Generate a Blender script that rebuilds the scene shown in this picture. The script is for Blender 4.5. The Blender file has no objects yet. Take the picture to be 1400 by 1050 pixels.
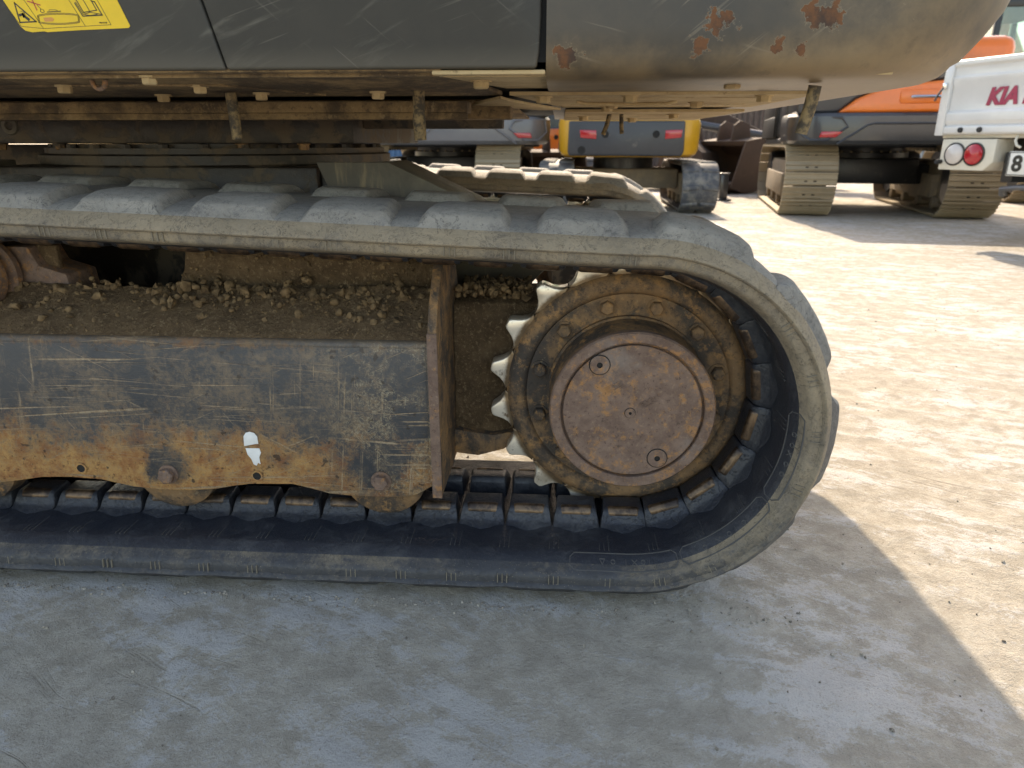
import bpy, bmesh, math, random
import numpy as np
from mathutils import Vector, Matrix
random.seed(7); rng = np.random.default_rng(7)
R = math.radians; PI = math.pi
scene = bpy.context.scene
COL = scene.collection

# ------------------------------------------------------------------ camera, sky, sun, exposure
cam_d = bpy.data.cameras.new('camera'); cam = bpy.data.objects.new('camera', cam_d); COL.objects.link(cam)
cam_d.sensor_width = 36; cam_d.lens = 963.0/1400*36
cam_d.clip_start = .02; cam_d.clip_end = 2000
cam.location = (0, -1.03, .75)
cam.rotation_euler = (R(90-18.9155), 0, R(3.7))
cam_d.dof.use_dof = True; cam_d.dof.focus_distance = 1.18; cam_d.dof.aperture_fstop = 7.0
scene.camera = cam
SUN_AZ = math.atan2(.0, 1.0); SUN_EL = R(37)
world = bpy.data.worlds.new('World'); scene.world = world; world.use_nodes = True
wn = world.node_tree; bg = wn.nodes['Background']
sky = wn.nodes.new('ShaderNodeTexSky'); sky.sky_type = 'NISHITA'; sky.sun_disc = False
sky.sun_elevation = SUN_EL; sky.sun_rotation = SUN_AZ; sky.air_density = 1.1; sky.dust_density = 1.6; sky.ozone_density = 1.2
wn.links.new(sky.outputs[0], bg.inputs[0]); bg.inputs[1].default_value = .15
sun_d = bpy.data.lights.new('sun', 'SUN'); sun = bpy.data.objects.new('sun', sun_d); COL.objects.link(sun)
sun_d.energy = 2.35; sun_d.angle = R(.55); sun_d.color = (1, .955, .885)
sd = Vector((math.sin(SUN_AZ)*math.cos(SUN_EL), math.cos(SUN_AZ)*math.cos(SUN_EL), math.sin(SUN_EL)))
sun.rotation_euler = sd.to_track_quat('Z', 'Y').to_euler(); sun.location = sd*30
scene.view_settings.view_transform = 'Standard'; scene.view_settings.look = 'None'
scene.view_settings.gamma = 1; scene.view_settings.use_curve_mapping = False
scene.view_settings.exposure = 1.62
scene.view_settings.use_white_balance = True; scene.view_settings.white_balance_temperature = 8500; scene.view_settings.white_balance_tint = 13
try:
    scene.cycles.max_bounces = 6; scene.cycles.diffuse_bounces = 4; scene.cycles.glossy_bounces = 2; scene.cycles.transmission_bounces = 4; scene.cycles.use_denoising = True
except Exception: pass

# ------------------------------------------------------------------ node helpers
class NT:
    def __init__(s, name):
        s.m = bpy.data.materials.new(name); s.m.use_nodes = True; s.t = s.m.node_tree
        s.b = s.t.nodes['Principled BSDF']; s.pos = s.t.nodes.new('ShaderNodeNewGeometry').outputs['Position']
    def n(s, ty): return s.t.nodes.new(ty)
    def put(s, sock, v):
        if isinstance(v, bpy.types.NodeSocket): s.t.links.new(v, sock)
        elif isinstance(v, (tuple, list)): sock.default_value = (*v, 1) if len(v) == 3 and sock.type == 'RGBA' else v
        else: sock.default_value = v
    def mapped(s, scale=(1,1,1), rot=(0,0,0), loc=(0,0,0), src=None):
        m = s.n('ShaderNodeMapping'); s.put(m.inputs[0], src or s.pos)
        m.inputs[1].default_value = loc; m.inputs[2].default_value = rot
        k = s.n('ShaderNodeMapping'); s.t.links.new(m.outputs[0], k.inputs[0]); k.inputs[3].default_value = scale   # turn first, stretch after
        return k.outputs[0]
    def noise(s, scale=5, detail=6, rough=.6, dist=0, vec=None):
        k = s.n('ShaderNodeTexNoise'); s.put(k.inputs['Vector'], vec or s.pos)
        k.inputs['Scale'].default_value = scale; k.inputs['Detail'].default_value = detail
        k.inputs['Roughness'].default_value = rough; k.inputs['Distortion'].default_value = dist
        return k.outputs[0]
    def voro(s, scale=20, vec=None, feature='F1'):
        k = s.n('ShaderNodeTexVoronoi'); s.put(k.inputs['Vector'], vec or s.pos); k.feature = feature
        k.inputs['Scale'].default_value = scale; return k.outputs[0]
    def rng(s, f, a, b, lo=0., hi=1.):
        k = s.n('ShaderNodeMapRange'); k.interpolation_type = 'SMOOTHSTEP'; s.put(k.inputs[0], f)
        for i, v in ((1, a), (2, b), (3, lo), (4, hi)): k.inputs[i].default_value = v
        return k.outputs[0]
    def math(s, op, a, b=0.):
        k = s.n('ShaderNodeMath'); k.operation = op; s.put(k.inputs[0], a); s.put(k.inputs[1], b); return k.outputs[0]
    def mul(s, a, b): return s.math('MULTIPLY', a, b)
    def mx(s, a, b): return s.math('MAXIMUM', a, b)
    def mix(s, f, a, b):
        k = s.n('ShaderNodeMix'); k.data_type = 'RGBA'; s.put(k.inputs[0], f); s.put(k.inputs[6], a); s.put(k.inputs[7], b); return k.outputs[2]
    def mixf(s, f, a, b):
        k = s.n('ShaderNodeMix'); s.put(k.inputs[0], f); s.put(k.inputs[2], a); s.put(k.inputs[3], b); return k.outputs[0]
    def xyz(s, src=None):
        k = s.n('ShaderNodeSeparateXYZ'); s.put(k.inputs[0], src or s.pos); return k.outputs
    def normal(s): return s.n('ShaderNodeNewGeometry').outputs['Normal']
    def spot(s, c, r, wob=.012, scale=60):
        """wear patch of ragged outline round a point"""
        k = s.n('ShaderNodeVectorMath'); k.operation = 'DISTANCE'; s.put(k.inputs[0], s.pos); k.inputs[1].default_value = c
        d = s.math('ADD', k.outputs['Value'], s.mul(s.math('SUBTRACT', s.noise(scale, 5, .65), .5), wob*5.5))
        return s.rng(d, r, r-.0012), s.rng(d, r+.0025, r+.0008)
    def fin(s, col, rough=.6, metal=0., bump=None, bs=.3, bd=.004, spec=.5, coat=0):
        s.put(s.b.inputs['Base Color'], col); s.put(s.b.inputs['Roughness'], rough); s.put(s.b.inputs['Metallic'], metal)
        s.put(s.b.inputs['Specular IOR Level'], spec)
        if coat: s.b.inputs['Coat Weight'].default_value = coat; s.b.inputs['Coat Roughness'].default_value = .08
        if bump is not None:
            k = s.n('ShaderNodeBump'); k.inputs['Strength'].default_value = bs; k.inputs['Distance'].default_value = bd
            s.put(k.inputs['Height'], bump); s.t.links.new(k.outputs[0], s.b.inputs['Normal'])
        return s.m
M = {}
def simple(name, col, rough=.5, metal=0., dust=None, dscale=6, coat=0, dustcol=(.34,.29,.22), bumpscale=0, spec=.5):
    t = NT(name); c = col; r = rough
    n1 = t.noise(dscale, 6, .65); c = t.mix(t.rng(n1, .3, .7, 0, .35), col, tuple(x*.7 for x in col))
    if dust:
        d = t.rng(t.noise(dscale*1.7, 8, .7), .62-dust*.4, .85-dust*.3, 0, min(1, .35+dust*.6)); c = t.mix(d, c, dustcol); r = t.mixf(d, rough, .85)
    M[name] = t.fin(c, r, metal, t.noise(bumpscale, 5) if bumpscale else None, .25, .003, spec, coat)

# ground: dusty concrete, smooth pale patches between drifts of tan dust
t = NT('ground_concrete')
wv = t.noise(1.1, 3, .5); wp = t.n('ShaderNodeVectorMath'); wp.operation = 'MULTIPLY_ADD'
cmb = t.n('ShaderNodeCombineXYZ'); t.put(cmb.inputs[0], wv); t.put(cmb.inputs[1], t.noise(1.3, 3, .5, 0, t.mapped((1,1,1),(0,0,0),(9,4,0)))); t.put(wp.inputs[0], cmb.outputs[0]); wp.inputs[1].default_value = (.3,.3,0); t.put(wp.inputs[2], t.pos); WP = wp.outputs[0]
st = t.mapped((1.2, 8.5, 1), (0, 0, R(24)), (0,0,0), WP)
st2 = t.mapped((2.2, 6.5, 1), (0, 0, R(-22)), (3, 1, 0), WP)
a = t.noise(2.6, 7, .68, .3, WP); b = t.noise(2.0, 7, .70, .4, st); c2 = t.noise(2.3, 6, .72, .3, st2)
fine = t.noise(110, 5, .75); tiny = t.noise(420, 3, .7); mid = t.noise(19, 6, .72, .2)
lvl = t.math('ADD', t.math('ADD', t.mul(a, .30), t.mul(b, .33)), t.math('ADD', t.mul(c2, .22), t.mul(mid, .19)))
patch = t.rng(t.math('ADD', lvl, t.mul(t.math('SUBTRACT', fine, .5), .22)), .512, .572, 0, .9)
dust = t.mix(t.rng(mid, .38, .62), (.335, .298, .24), (.44, .398, .33))
conc = t.mix(t.rng(t.noise(8, 5), .3, .7), (.45, .44, .425), (.53, .52, .50))
col = t.mix(patch, dust, conc)
col = t.mix(t.rng(fine, .54, .72, 0, .55), col, (.21, .18, .14)); col = t.mix(t.rng(fine, .42, .26, 0, .45), col, (.60, .575, .53)); col = t.mix(t.rng(tiny, .56, .70, 0, .55), col, (.15, .13, .10)); col = t.mix(t.rng(tiny, .42, .30, 0, .4), col, (.64, .61, .56))
big = t.rng(t.noise(.6, 4), .35, .7, 0, .30); col = t.mix(big, col, (.36, .31, .25))
scv = t.noise(1, 3, .6, .2, t.mapped((2.5, 60, 1), (0, 0, R(27)), (0, 0, 0), WP)); crack = t.mul(t.rng(scv, .60, .70, 0, .5), t.rng(t.noise(1.7, 3, .5, 0, t.mapped((1,1,1),(0,0,0),(2,7,0))), .45, .6)); col = t.mix(crack, col, (.25, .215, .17))
h = t.math('ADD', t.math('ADD', t.math('ADD', t.mul(fine, .5), t.mul(tiny, .25)), t.mul(mid, .9)), t.math('ADD', t.mul(b, .35), t.mul(crack, -.5)))
t.fin(col, t.mixf(patch, .92, .6), 0, h, .75, .012, .4); M['ground'] = t.m

# rubber, dusty outside and dark inside
def rubber(name, base, dustc, amt, rough, upw=.16, zlo=None):
    t = NT(name); nz = t.xyz(t.normal())[2]; Z = t.xyz()[2]
    n1 = t.noise(7, 6, .68); n2 = t.noise(110, 5, .78); n3 = t.noise(24, 5, .72, .4)
    d = t.math('ADD', t.mul(n1, .40), t.math('ADD', t.mul(n2, .30), t.mul(n3, .30)))
    d = t.math('ADD', d, t.rng(nz, -.1, .8, 0, upw))
    if zlo: d = t.math('ADD', d, t.rng(t.math('ADD', Z, t.mul(n1, .12)), zlo[0], zlo[1], -zlo[2], 0))  # pale coat thins out towards the ground
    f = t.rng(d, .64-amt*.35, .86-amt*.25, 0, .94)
    c = t.mix(f, base, t.mix(t.rng(n3, .3, .7), dustc, tuple(x*.70 for x in dustc))); c = t.mix(t.rng(n2, .55, .72, 0, .6), c, tuple(x*.8 for x in base))
    sp = t.rng(t.voro(190), .15, .08); c = t.mix(t.mul(sp, .45), c, tuple(x*1.05 for x in dustc))
    crk = t.rng(t.math('ABSOLUTE', t.math('SUBTRACT', t.noise(30, 5, .72, .8), .5)), .010, .002, 0, .6)
    c = t.mix(crk, c, tuple(x*.6 for x in base))
    M[name] = t.fin(c, t.mixf(f, rough, .88), 0, t.math('ADD', t.mul(n2, .6), t.math('ADD', n3, t.mul(crk, -.8))), .5, .004, .5)
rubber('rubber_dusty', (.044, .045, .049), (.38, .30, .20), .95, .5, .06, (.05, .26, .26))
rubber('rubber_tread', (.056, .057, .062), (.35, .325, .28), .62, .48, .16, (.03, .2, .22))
rubber('rubber_inner', (.024, .027, .035), (.135, .135, .135), .50, .34, 0)
M['rubber_guide'] = M['rubber_inner']
simple('rubber_mark', (.082, .08, .078), .6); simple('rubber_rib', (.20, .172, .13), .8, dscale=30)


# worn painted track frame
t = NT('frame_paint')
X, Y, Z = t.xyz()
n1 = t.noise(14, 7, .76, .3); n2 = t.noise(150, 5, .8); nb = t.noise(4.5, 4, .6); n4 = t.noise(38, 6, .75, .2)
paint = t.mix(t.rng(nb, .3, .7), (.034, .037, .043), (.066, .066, .067))
paint = t.mix(t.rng(t.math('ADD', t.mul(n1, .45), t.math('ADD', t.mul(n2, .35), t.mul(nb, .2))), .44, .60, 0, .70), paint, (.25, .168, .098))
low = t.rng(t.math('ADD', Z, t.mul(nb, .12)), .43, .24, 0, .30)
side = t.rng(X, -.52, -.34, 0, -.075); edge = t.mul(t.rng(Z, .405, .425), .16)
rf = t.math('ADD', t.math('ADD', t.math('ADD', t.mul(n1, .42), t.mul(n2, .36)), t.mul(n4, .30)), t.math('ADD', t.math('ADD', low, side), edge))
for c_ in ((-.700, .09, .19), (-.307, .09, .20)):
    k = t.n('ShaderNodeVectorMath'); k.operation = 'DISTANCE'; t.put(k.inputs[0], t.pos); k.inputs[1].default_value = c_
    rf = t.math('ADD', rf, t.rng(t.math('ADD', k.outputs['Value'], t.mul(n1, .05)), .035, .085, -.26, 0))
rust = t.rng(rf, .64, .86)
rustc = t.mix(t.rng(n4, .36, .66), (.50, .275, .095), (.27, .10, .032)); rustc = t.mix(t.rng(n2, .53, .68, 0, .85), rustc, (.085, .04, .022)); rustc = t.mix(t.rng(n2, .44, .32, 0, .6), rustc, (.52, .37, .19))
c = t.mix(t.mul(rust, .93), paint, rustc)
def scr(rot, sc, thr, zsc, loc=(0, 0, 0), sel=.48):
    v = t.mapped((sc, 1, zsc), (0, R(rot), 0), loc)
    f = t.noise(1, 3, .6, .15, v)
    return t.mul(t.rng(f, thr, thr+.04), t.rng(t.noise(4.2, 3, .55, 0, t.mapped((1, 1, 1.6), (0, 0, 0), (loc[0]+rot, 0, loc[2]))), sel, sel+.12))
sc_ = None
for q in ((1, 2.0, .60, 170), (-2, 3.0, .615, 290, (4, 0, 2)), (3, 1.4, .62, 120, (7, 0, 5), .52), (84, 3.0, .60, 130, (1, 0, 7), .47), (-28, 5, .64, 190, (8, 0, 3), .52), (24, 5, .64, 210, (2, 0, 9), .52), (-55, 6, .66, 200, (5, 0, 4), .53), (5, 2, .60, 240, (9, 0, 1), .44), (-4, 1.6, .61, 150, (3, 0, 6), .46)):
    k = scr(*q); sc_ = k if sc_ is None else t.mx(sc_, k)
c = t.mix(t.mul(sc_, .85), c, t.mix(t.rng(n2, .35, .65), (.20, .12, .06), (.42, .32, .21)))
gv = t.noise(7, 2, .4, .5, t.mapped((1, 1, 2.2), (0, R(18), 0), (3, 0, 1)))       # long gouges, like iso-lines
gg = t.mul(t.rng(t.math('ABSOLUTE', t.math('SUBTRACT', gv, .5)), .010, .003), t.rng(t.noise(6, 2), .50, .60)); pass
crk = t.mul(t.rng(t.math('ABSOLUTE', t.math('SUBTRACT', t.noise(95, 3, .6, .9), .5)), .035, .012), t.mul(t.rng(X, -.46, -.3), t.rng(n1, .44, .56)))
c = t.mix(t.mul(crk, .6), c, (.36, .30, .2))
pit = t.rng(t.noise(60, 3, .5), .66, .72, 0, .8); c = t.mix(pit, c, (.03, .018, .012))
c = t.mix(t.mul(t.rng(Z, .418, .445), .85), c, t.mix(n4, (.10, .075, .05), (.2, .15, .1)))
c = t.mix(t.rng(n2, .56, .70, 0, .5), c, (.022, .018, .015))
t.fin(c, t.mixf(rust, .40, .85), 0, t.math('ADD', t.mul(rust, .5), t.math('ADD', t.mul(n2, .8), t.mul(sc_, -.5))), .5, .003); M['frame_paint'] = t.m

t = NT('rusty_steel')
n1 = t.noise(20, 6, .74); n2 = t.noise(150, 4, .7); n3 = t.noise(55, 6, .78, .2)
c = t.mix(t.rng(n1, .3, .7), (.128, .078, .058), (.225, .148, .112))
c = t.mix(t.rng(t.math('ADD', t.mul(n3, .7), t.mul(t.noise(9, 4), .3)), .50, .61, 0, .8), c, (.40, .19, .065)); c = t.mix(t.rng(n2, .56, .70, 0, .75), c, (.065, .038, .027))
c = t.mix(t.rng(n2, .44, .30, 0, .5), c, (.34, .23, .15)); c = t.mix(t.rng(t.noise(8, 5), .56, .7, 0, .45), c, (.22, .195, .18))
M['rusty_steel'] = t.fin(c, .74, .1, t.math('ADD', n2, n3), .5, .002)
t = NT('muddy_steel')
n1 = t.noise(13, 6, .74, .2); n2 = t.noise(100, 5, .74); n3 = t.noise(35, 5, .72)
c = t.mix(t.rng(n1, .40, .60), (.058, .045, .036), (.24, .138, .066)); c = t.mix(t.rng(n3, .52, .66, 0, .85), c, (.37, .195, .075))
c = t.mix(t.rng(n2, .55, .68, 0, .8), c, (.033, .026, .022)); c = t.mix(t.rng(n2, .42, .30, 0, .45), c, (.33, .25, .15))
M['muddy_steel'] = t.fin(c, .72, .05, t.math('ADD', n2, n3), .6, .003)
t = NT('dark_greasy')
n1 = t.noise(11, 9, .7, .4); n2 = t.noise(50, 7, .7)
c = t.mix(t.rng(n1, .48, .56), (.026, .019, .014), (.115, .088, .062)); c = t.mix(t.rng(n2, .58, .7, 0, .6), c, (.075, .045, .022))
M['dark_greasy'] = t.fin(c, t.mixf(t.rng(n1, .48, .56), .45, .85), 0, t.math('ADD', n1, t.mul(n2, .6)), .5, .004)
t = NT('worn_tooth')
n1 = t.noise(30, 6, .75); c = t.mix(t.rng(n1, .54, .70), (.80, .72, .60), (.17, .11, .065)); c = t.mix(t.rng(t.noise(12, 2), .5, .65, 0, .6), c, (.35, .27, .18))
X, Y, Z = t.xyz(); dx = t.math('SUBTRACT', X, .132); dz = t.math('SUBTRACT', Z, .3145); rr = t.math('SQRT', t.math('ADD', t.mul(dx, dx), t.mul(dz, dz)))
c = t.mix(t.rng(t.math('ADD', rr, t.mul(n1, .016)), .2405, .231), c, t.mix(n1, (.07, .05, .035), (.26, .17, .09)))
M['worn_tooth'] = t.fin(c, .3, .5, n1, .3, .001)
t = NT('core_iron')
n1 = t.noise(45, 6, .7); c = t.mix(t.rng(n1, .4, .62), (.05, .034, .026), (.17, .108, .065))
M['core_iron'] = t.fin(c, .34, .55, n1, .3, .002)
t = NT('dirt')
n1 = t.noise(20, 9, .75); n2 = t.noise(140, 7, .75)
c = t.mix(t.rng(n1, .3, .7), (.095, .062, .036), (.20, .132, .075)); c = t.mix(t.rng(n2, .52, .66, 0, .8), c, (.35, .25, .15))
M['dirt'] = t.fin(c, .95, 0, t.math('ADD', n2, t.math('ADD', n1, t.noise(60, 4, .7))), 1., .008, .2)
t = NT('clod')
n1 = t.noise(60, 6, .7); c = t.mix(t.rng(n1, .3, .7), (.075, .050, .029), (.25, .165, .088))
M['clod'] = t.fin(c, .95, 0, n1, .8, .004, .2)

t = NT('grit'); c = t.mix(t.rng(t.noise(70, 3), .35, .65), (.14, .12, .10), (.40, .36, .30)); M['grit'] = t.fin(c, .9)
# painted panels of the near machine
t = NT('panel_paint')
n1 = t.noise(3, 7, .65); s = t.noise(1, 5, .6, .4, t.mapped((7, 1, 45), (0, R(24), 0))); s2 = t.noise(1, 3, .5, 0, t.mapped((6, 1, 160), (0, R(-40), 0)))
c = t.mix(t.rng(n1, .3, .7), (.038, .037, .033), (.056, .052, .044))
c = t.mix(t.rng(s, .52, .74, 0, .42), c, (.17, .162, .135)); c = t.mix(t.mul(t.rng(s2, .62, .68), t.rng(t.noise(5, 3), .48, .62, 0, .26)), c, (.22, .205, .17)); s3 = t.noise(1, 3, .5, 0, t.mapped((5, 1, 190), (0, R(18), 0), (3, 0, 1))); c = t.mix(t.mul(t.rng(s3, .62, .68), t.rng(t.noise(4, 3), .48, .62, 0, .22)), c, (.22, .205, .17))
c = t.mix(t.rng(t.xyz()[2], .875, .842, 0, .35), c, (.15, .13, .10))
M['panel_paint'] = t.fin(c, .5, 0, t.mul(s, .3), .1, .001, .28)
t = NT('counterweight_paint')
n1 = t.noise(4, 8, .68); n2 = t.noise(30, 8, .7)
s2 = t.noise(1, 3, .5, .1, t.mapped((5, 5, 140), (0, R(38), 0)))
X, Y, Z = t.xyz()
c = t.mix(t.rng(n1, .3, .7), (.036, .033, .029), (.070, .056, .040))
f = t.math('ADD', t.math('ADD', n1, t.rng(Z, .90, .835, 0, .30)), t.rng(X, .15, .5, -.05, .22))
c = t.mix(t.rng(f, .54, .98, 0, .85), c, (.25, .17, .09))
c = t.mix(t.mul(t.rng(s2, .62, .68), t.rng(t.noise(6, 3), .48, .64, 0, .4)), c, (.26, .215, .155)); s3 = t.noise(1, 3, .5, 0, t.mapped((6, 6, 170), (0, R(-15), 0), (3, 0, 1))); c = t.mix(t.mul(t.rng(s3, .62, .68), t.rng(t.noise(5, 3), .48, .64, 0, .4)), c, (.26, .21, .15)); c = t.mix(t.rng(n2, .57, .72, 0, .4), c, (.03, .026, .02))
rs = rs2 = None
for p, r in (((.194, -.03, .893), .013), ((.207, -.03, .890), .008), ((.328, -.03, .899), .016), ((.312, -.03, .902), .011), ((.0, -.03, .856), .010), ((.012, -.03, .855), .009), ((.42, -.01, .915), .014), ((.425, -.005, .935), .018), ((.175, -.03, .866), .009), ((.27, -.03, .865), .006), ((.30, -.03, .862), .007), ((.50, .03, .93), .020), ((.535, .06, .91), .018), ((.56, .1, .95), .028)):
    q, q2 = t.spot(p, r); rs = q if rs is None else t.mx(rs, q); rs2 = q2 if rs2 is None else t.mx(rs2, q2)
rs = t.mx(rs, t.mul(t.rng(t.noise(13, 6, .65), .69, .70), .9))
rc = t.mix(t.rng(n2, .38, .62), (.165, .068, .028), (.060, .036, .026)); c = t.mix(t.mul(rs2, .35), c, (.26, .20, .13)); c = t.mix(rs, c, rc)
M['counterweight_paint'] = t.fin(c, t.mixf(rs, .45, .85), 0, t.math('ADD', t.mul(rs, -.8), t.mul(n2, .25)), .3, .003)
t = NT('belly_dust')
n1 = t.noise(7, 9, .7, .2); n2 = t.noise(60, 7, .72)
c = t.mix(t.rng(n1, .32, .66), (.34, .235, .12), (.52, .39, .22)); c = t.mix(t.rng(n2, .58, .70, 0, .75), c, (.13, .085, .045))
M['belly_dust'] = t.fin(c, .85, 0, t.math('ADD', n1, t.mul(n2, .5)), .4, .003)
t = NT('belly_brown'); n1 = t.noise(9, 7, .74, .3); n2 = t.noise(70, 5, .75); c = t.mix(t.rng(n1, .40, .60), (.075, .050, .030), (.25, .165, .082)); c = t.mix(t.rng(n2, .54, .68, 0, .8), c, (.05, .035, .024)); c = t.mix(t.rng(n2, .44, .32, 0, .5), c, (.36, .26, .15)); M['belly_brown'] = t.fin(c, .85, 0, t.math('ADD', n1, n2), .6, .004)
t = NT('hose_dust'); n1 = t.noise(60, 6, .7); c = t.mix(t.rng(n1, .42, .6), (.05, .04, .03), (.24, .17, .085)); M['hose_dust'] = t.fin(c, .8, 0, n1, .4, .002)
t = NT('xframe_paint')
n1 = t.noise(9, 8, .7, .3); n2 = t.noise(1, 6, .6, .2, t.mapped((30, 30, 4)))
c = t.mix(t.rng(n1, .35, .65), (.10, .088, .070), (.16, .14, .105)); c = t.mix(t.rng(n2, .58, .7, 0, .7), c, (.30, .23, .14))
M['xframe_paint'] = t.fin(c, .7, 0, n1, .25, .003)
simple('black_void', (.012, .011, .010), .8)
simple('decal_yellow', (.78, .50, .008), .4, dscale=30)
simple('ink_black', (.02, .018, .012), .5); simple('ink_red', (.45, .05, .03), .5); simple('ink_orange', (.62, .27, .06), .5)
simple('white_mark', (.80, .80, .78), .55, dscale=60)
# yard machines and truck
simple('orange_paint', (.80, .17, .018), .3, coat=.4, dust=.05); simple('yellow_paint', (.66, .33, .02), .4, dust=.12, coat=.2)
simple('charcoal_paint', (.040, .042, .046), .28, coat=.35, dust=.05); simple('graphite_paint', (.085, .088, .095), .35, coat=.2, dust=.1)
simple('slate_paint', (.034, .036, .042), .4, coat=.1, dust=.08)
simple('light_grey_paint', (.13, .13, .14), .35, coat=.2, dust=.1)
simple('black_paint', (.018, .018, .019), .35, dust=.12); simple('red_lens', (.46, .012, .022), .15, coat=.6)
simple('clear_lens', (.62, .58, .55), .1, coat=.6); simple('chrome', (.75, .75, .75), .15, 1.)
simple('shoe_steel', (.33, .265, .175), .55, .25, dust=.4, dscale=9, dustcol=(.40, .33, .23)); simple('yard_rubber', (.07, .075, .085), .6, dust=.55, dustcol=(.30, .27, .22))
simple('muddy_frame', (.19, .15, .105), .75, dust=.5, dustcol=(.30, .23, .14)); simple('rust_brown', (.095, .062, .045), .8, dust=.2, dustcol=(.19, .13, .085))
simple('truck_white', (.70, .70, .69), .28, coat=.5, dust=.04, dscale=3); simple('truck_cream', (.70, .665, .57), .4, dust=.12)
simple('kia_red', (.36, .02, .07), .35); simple('plate_white', (.78, .78, .74), .4); simple('tyre', (.022, .022, .023), .75, dust=.25)
simple('sheet_wall', (.34, .35, .36), .5, .2, dust=.2, dscale=2); simple('container_blue', (.05, .14, .27), .5, dust=.15); simple('container_rust', (.11, .075, .06), .6, dust=.25)
t = NT('cab_glass'); t.put(t.b.inputs['Base Color'], (.62, .80, .76)); t.put(t.b.inputs['Roughness'], .03); t.put(t.b.inputs['Transmission Weight'], .85); t.put(t.b.inputs['IOR'], 1.45); M['cab_glass'] = t.m

# ------------------------------------------------------------------ mesh helpers
class MB:
    def __init__(s): s.v = []; s.f = []; s.mi = []
    def add(s, vs, fs, mi=0):
        o = len(s.v); s.v += [tuple(map(float, p)) for p in vs]; s.f += [tuple(i+o for i in f) for f in fs]; s.mi += [mi]*len(fs); return s
    def box(s, x0, x1, y0, y1, z0, z1, mi=0, mat=None):
        vs = [(x0,y0,z0),(x1,y0,z0),(x1,y1,z0),(x0,y1,z0),(x0,y0,z1),(x1,y0,z1),(x1,y1,z1),(x0,y1,z1)]
        if mat is not None: vs = [tuple(mat @ Vector(p)) for p in vs]
        return s.add(vs, [(0,3,2,1),(4,5,6,7),(0,1,5,4),(1,2,6,5),(2,3,7,6),(3,0,4,7)], mi)
    def prism(s, poly, axis, a, b, mi=0):
        """poly in the two other axes (xz for axis y, xy for z, yz for x), extruded a..b"""
        n = len(poly)
        def P(p, q): return (p[0], q, p[1]) if axis == 'y' else ((p[0], p[1], q) if axis == 'z' else (q, p[0], p[1]))
        vs = [P(p, a) for p in poly]+[P(p, b) for p in poly]
        return s.add(vs, [tuple(range(n)), tuple(range(2*n-1, n-1, -1))]+[(i, i+n, (i+1) % n+n, (i+1) % n) for i in range(n)], mi)
    def rings(s, rings, closed=True, cap=True, mi=0, loop=False):
        n = len(rings[0]); vs = [p for r in rings for p in r]; fs = []; m = len(rings)
        for i in range(m if loop else m-1):
            for j in range(n if closed else n-1):
                k = (j+1) % n; i2 = (i+1) % m; fs.append((i*n+j, i*n+k, i2*n+k, i2*n+j))
        if cap and not loop: fs += [tuple(range(n-1, -1, -1)), tuple(range((m-1)*n, m*n))]
        return s.add(vs, fs, mi)
    def lathe(s, prof, c, axis='y', seg=48, mi=0, cap=True):
        """prof: (radius, position along axis)"""
        rs = []
        for r, q in prof:
            ring = []
            for k in range(seg):
                a = 2*PI*k/seg; u, v = r*math.cos(a), r*math.sin(a)
                ring.append((c[0]+u, q, c[1]+v) if axis == 'y' else ((c[0]+u, c[1]+v, q) if axis == 'z' else (q, c[0]+u, c[1]+v)))
            rs.append(ring)
        return s.rings(rs, True, cap, mi)
    def tube(s, pts, r, seg=10, mi=0):
        pts = [Vector(p) for p in pts]; rs = []; rr = r if isinstance(r, (list, tuple)) else [r]*len(pts)
        for i, p in enumerate(pts):
            d = (pts[min(i+1, len(pts)-1)]-pts[max(i-1, 0)]).normalized()
            a = d.orthogonal().normalized() if i == 0 else (a-d*a.dot(d)).normalized()
            b = d.cross(a); rs.append([tuple(p+(a*math.cos(2*PI*k/seg)+b*math.sin(2*PI*k/seg))*rr[i]) for k in range(seg)])
        return s.rings(rs, True, True, mi)
    def mesh(s, name, mats, bevel=0, smooth=35, seg=2):
        me = bpy.data.meshes.new(name); me.from_pydata(s.v, [], s.f)
        if any(s.mi): me.polygons.foreach_set('material_index', s.mi)
        bm = bmesh.new(); bm.from_mesh(me); bmesh.ops.recalc_face_normals(bm, faces=bm.faces)
        if bevel:
            es = [e for e in bm.edges if len(e.link_faces) == 2 and e.calc_face_angle(0) > R(25)]
            bmesh.ops.bevel(bm, geom=es, offset=bevel, segments=seg, affect='EDGES', profile=.5, clamp_overlap=True)
        bm.to_mesh(me); bm.free()
        for m in (mats if isinstance(mats, (list, tuple)) else [mats]): me.materials.append(M[m])
        if smooth: me.shade_smooth(); me.set_sharp_from_angle(angle=R(smooth))
        return me
    def build(s, name, mats, parent=None, bevel=0, smooth=35, seg=2, mat=None):
        return link(name, s.mesh(name, mats, bevel, smooth, seg), parent, mat)
def world_of(o):
    m = o.matrix_basis.copy()
    while o.parent: m = o.parent.matrix_basis @ (o.matrix_parent_inverse @ m if False else m) ; o = o.parent
    return m
def link(name, me, parent=None, mat=None, rel=True):
    """mesh data is in the coordinates of the thing's builder; root offset is undone through the parent inverse"""
    o = bpy.data.objects.new(name, me); COL.objects.link(o)
    if parent is not None:
        o.parent = parent
        if rel and 'undo' in ROOTS.get(parent.name, {}): o.matrix_parent_inverse = Matrix.Translation(-ROOTS[parent.name]['undo'])
    if mat is not None: o.matrix_basis = mat
    return o
ROOTS = {}
def tag(o, label=None, cat=None, group=None, kind=None):
    for k, v in (('label', label), ('category', cat), ('group', group), ('kind', kind)):
        if v: o[k] = v
    return o
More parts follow.
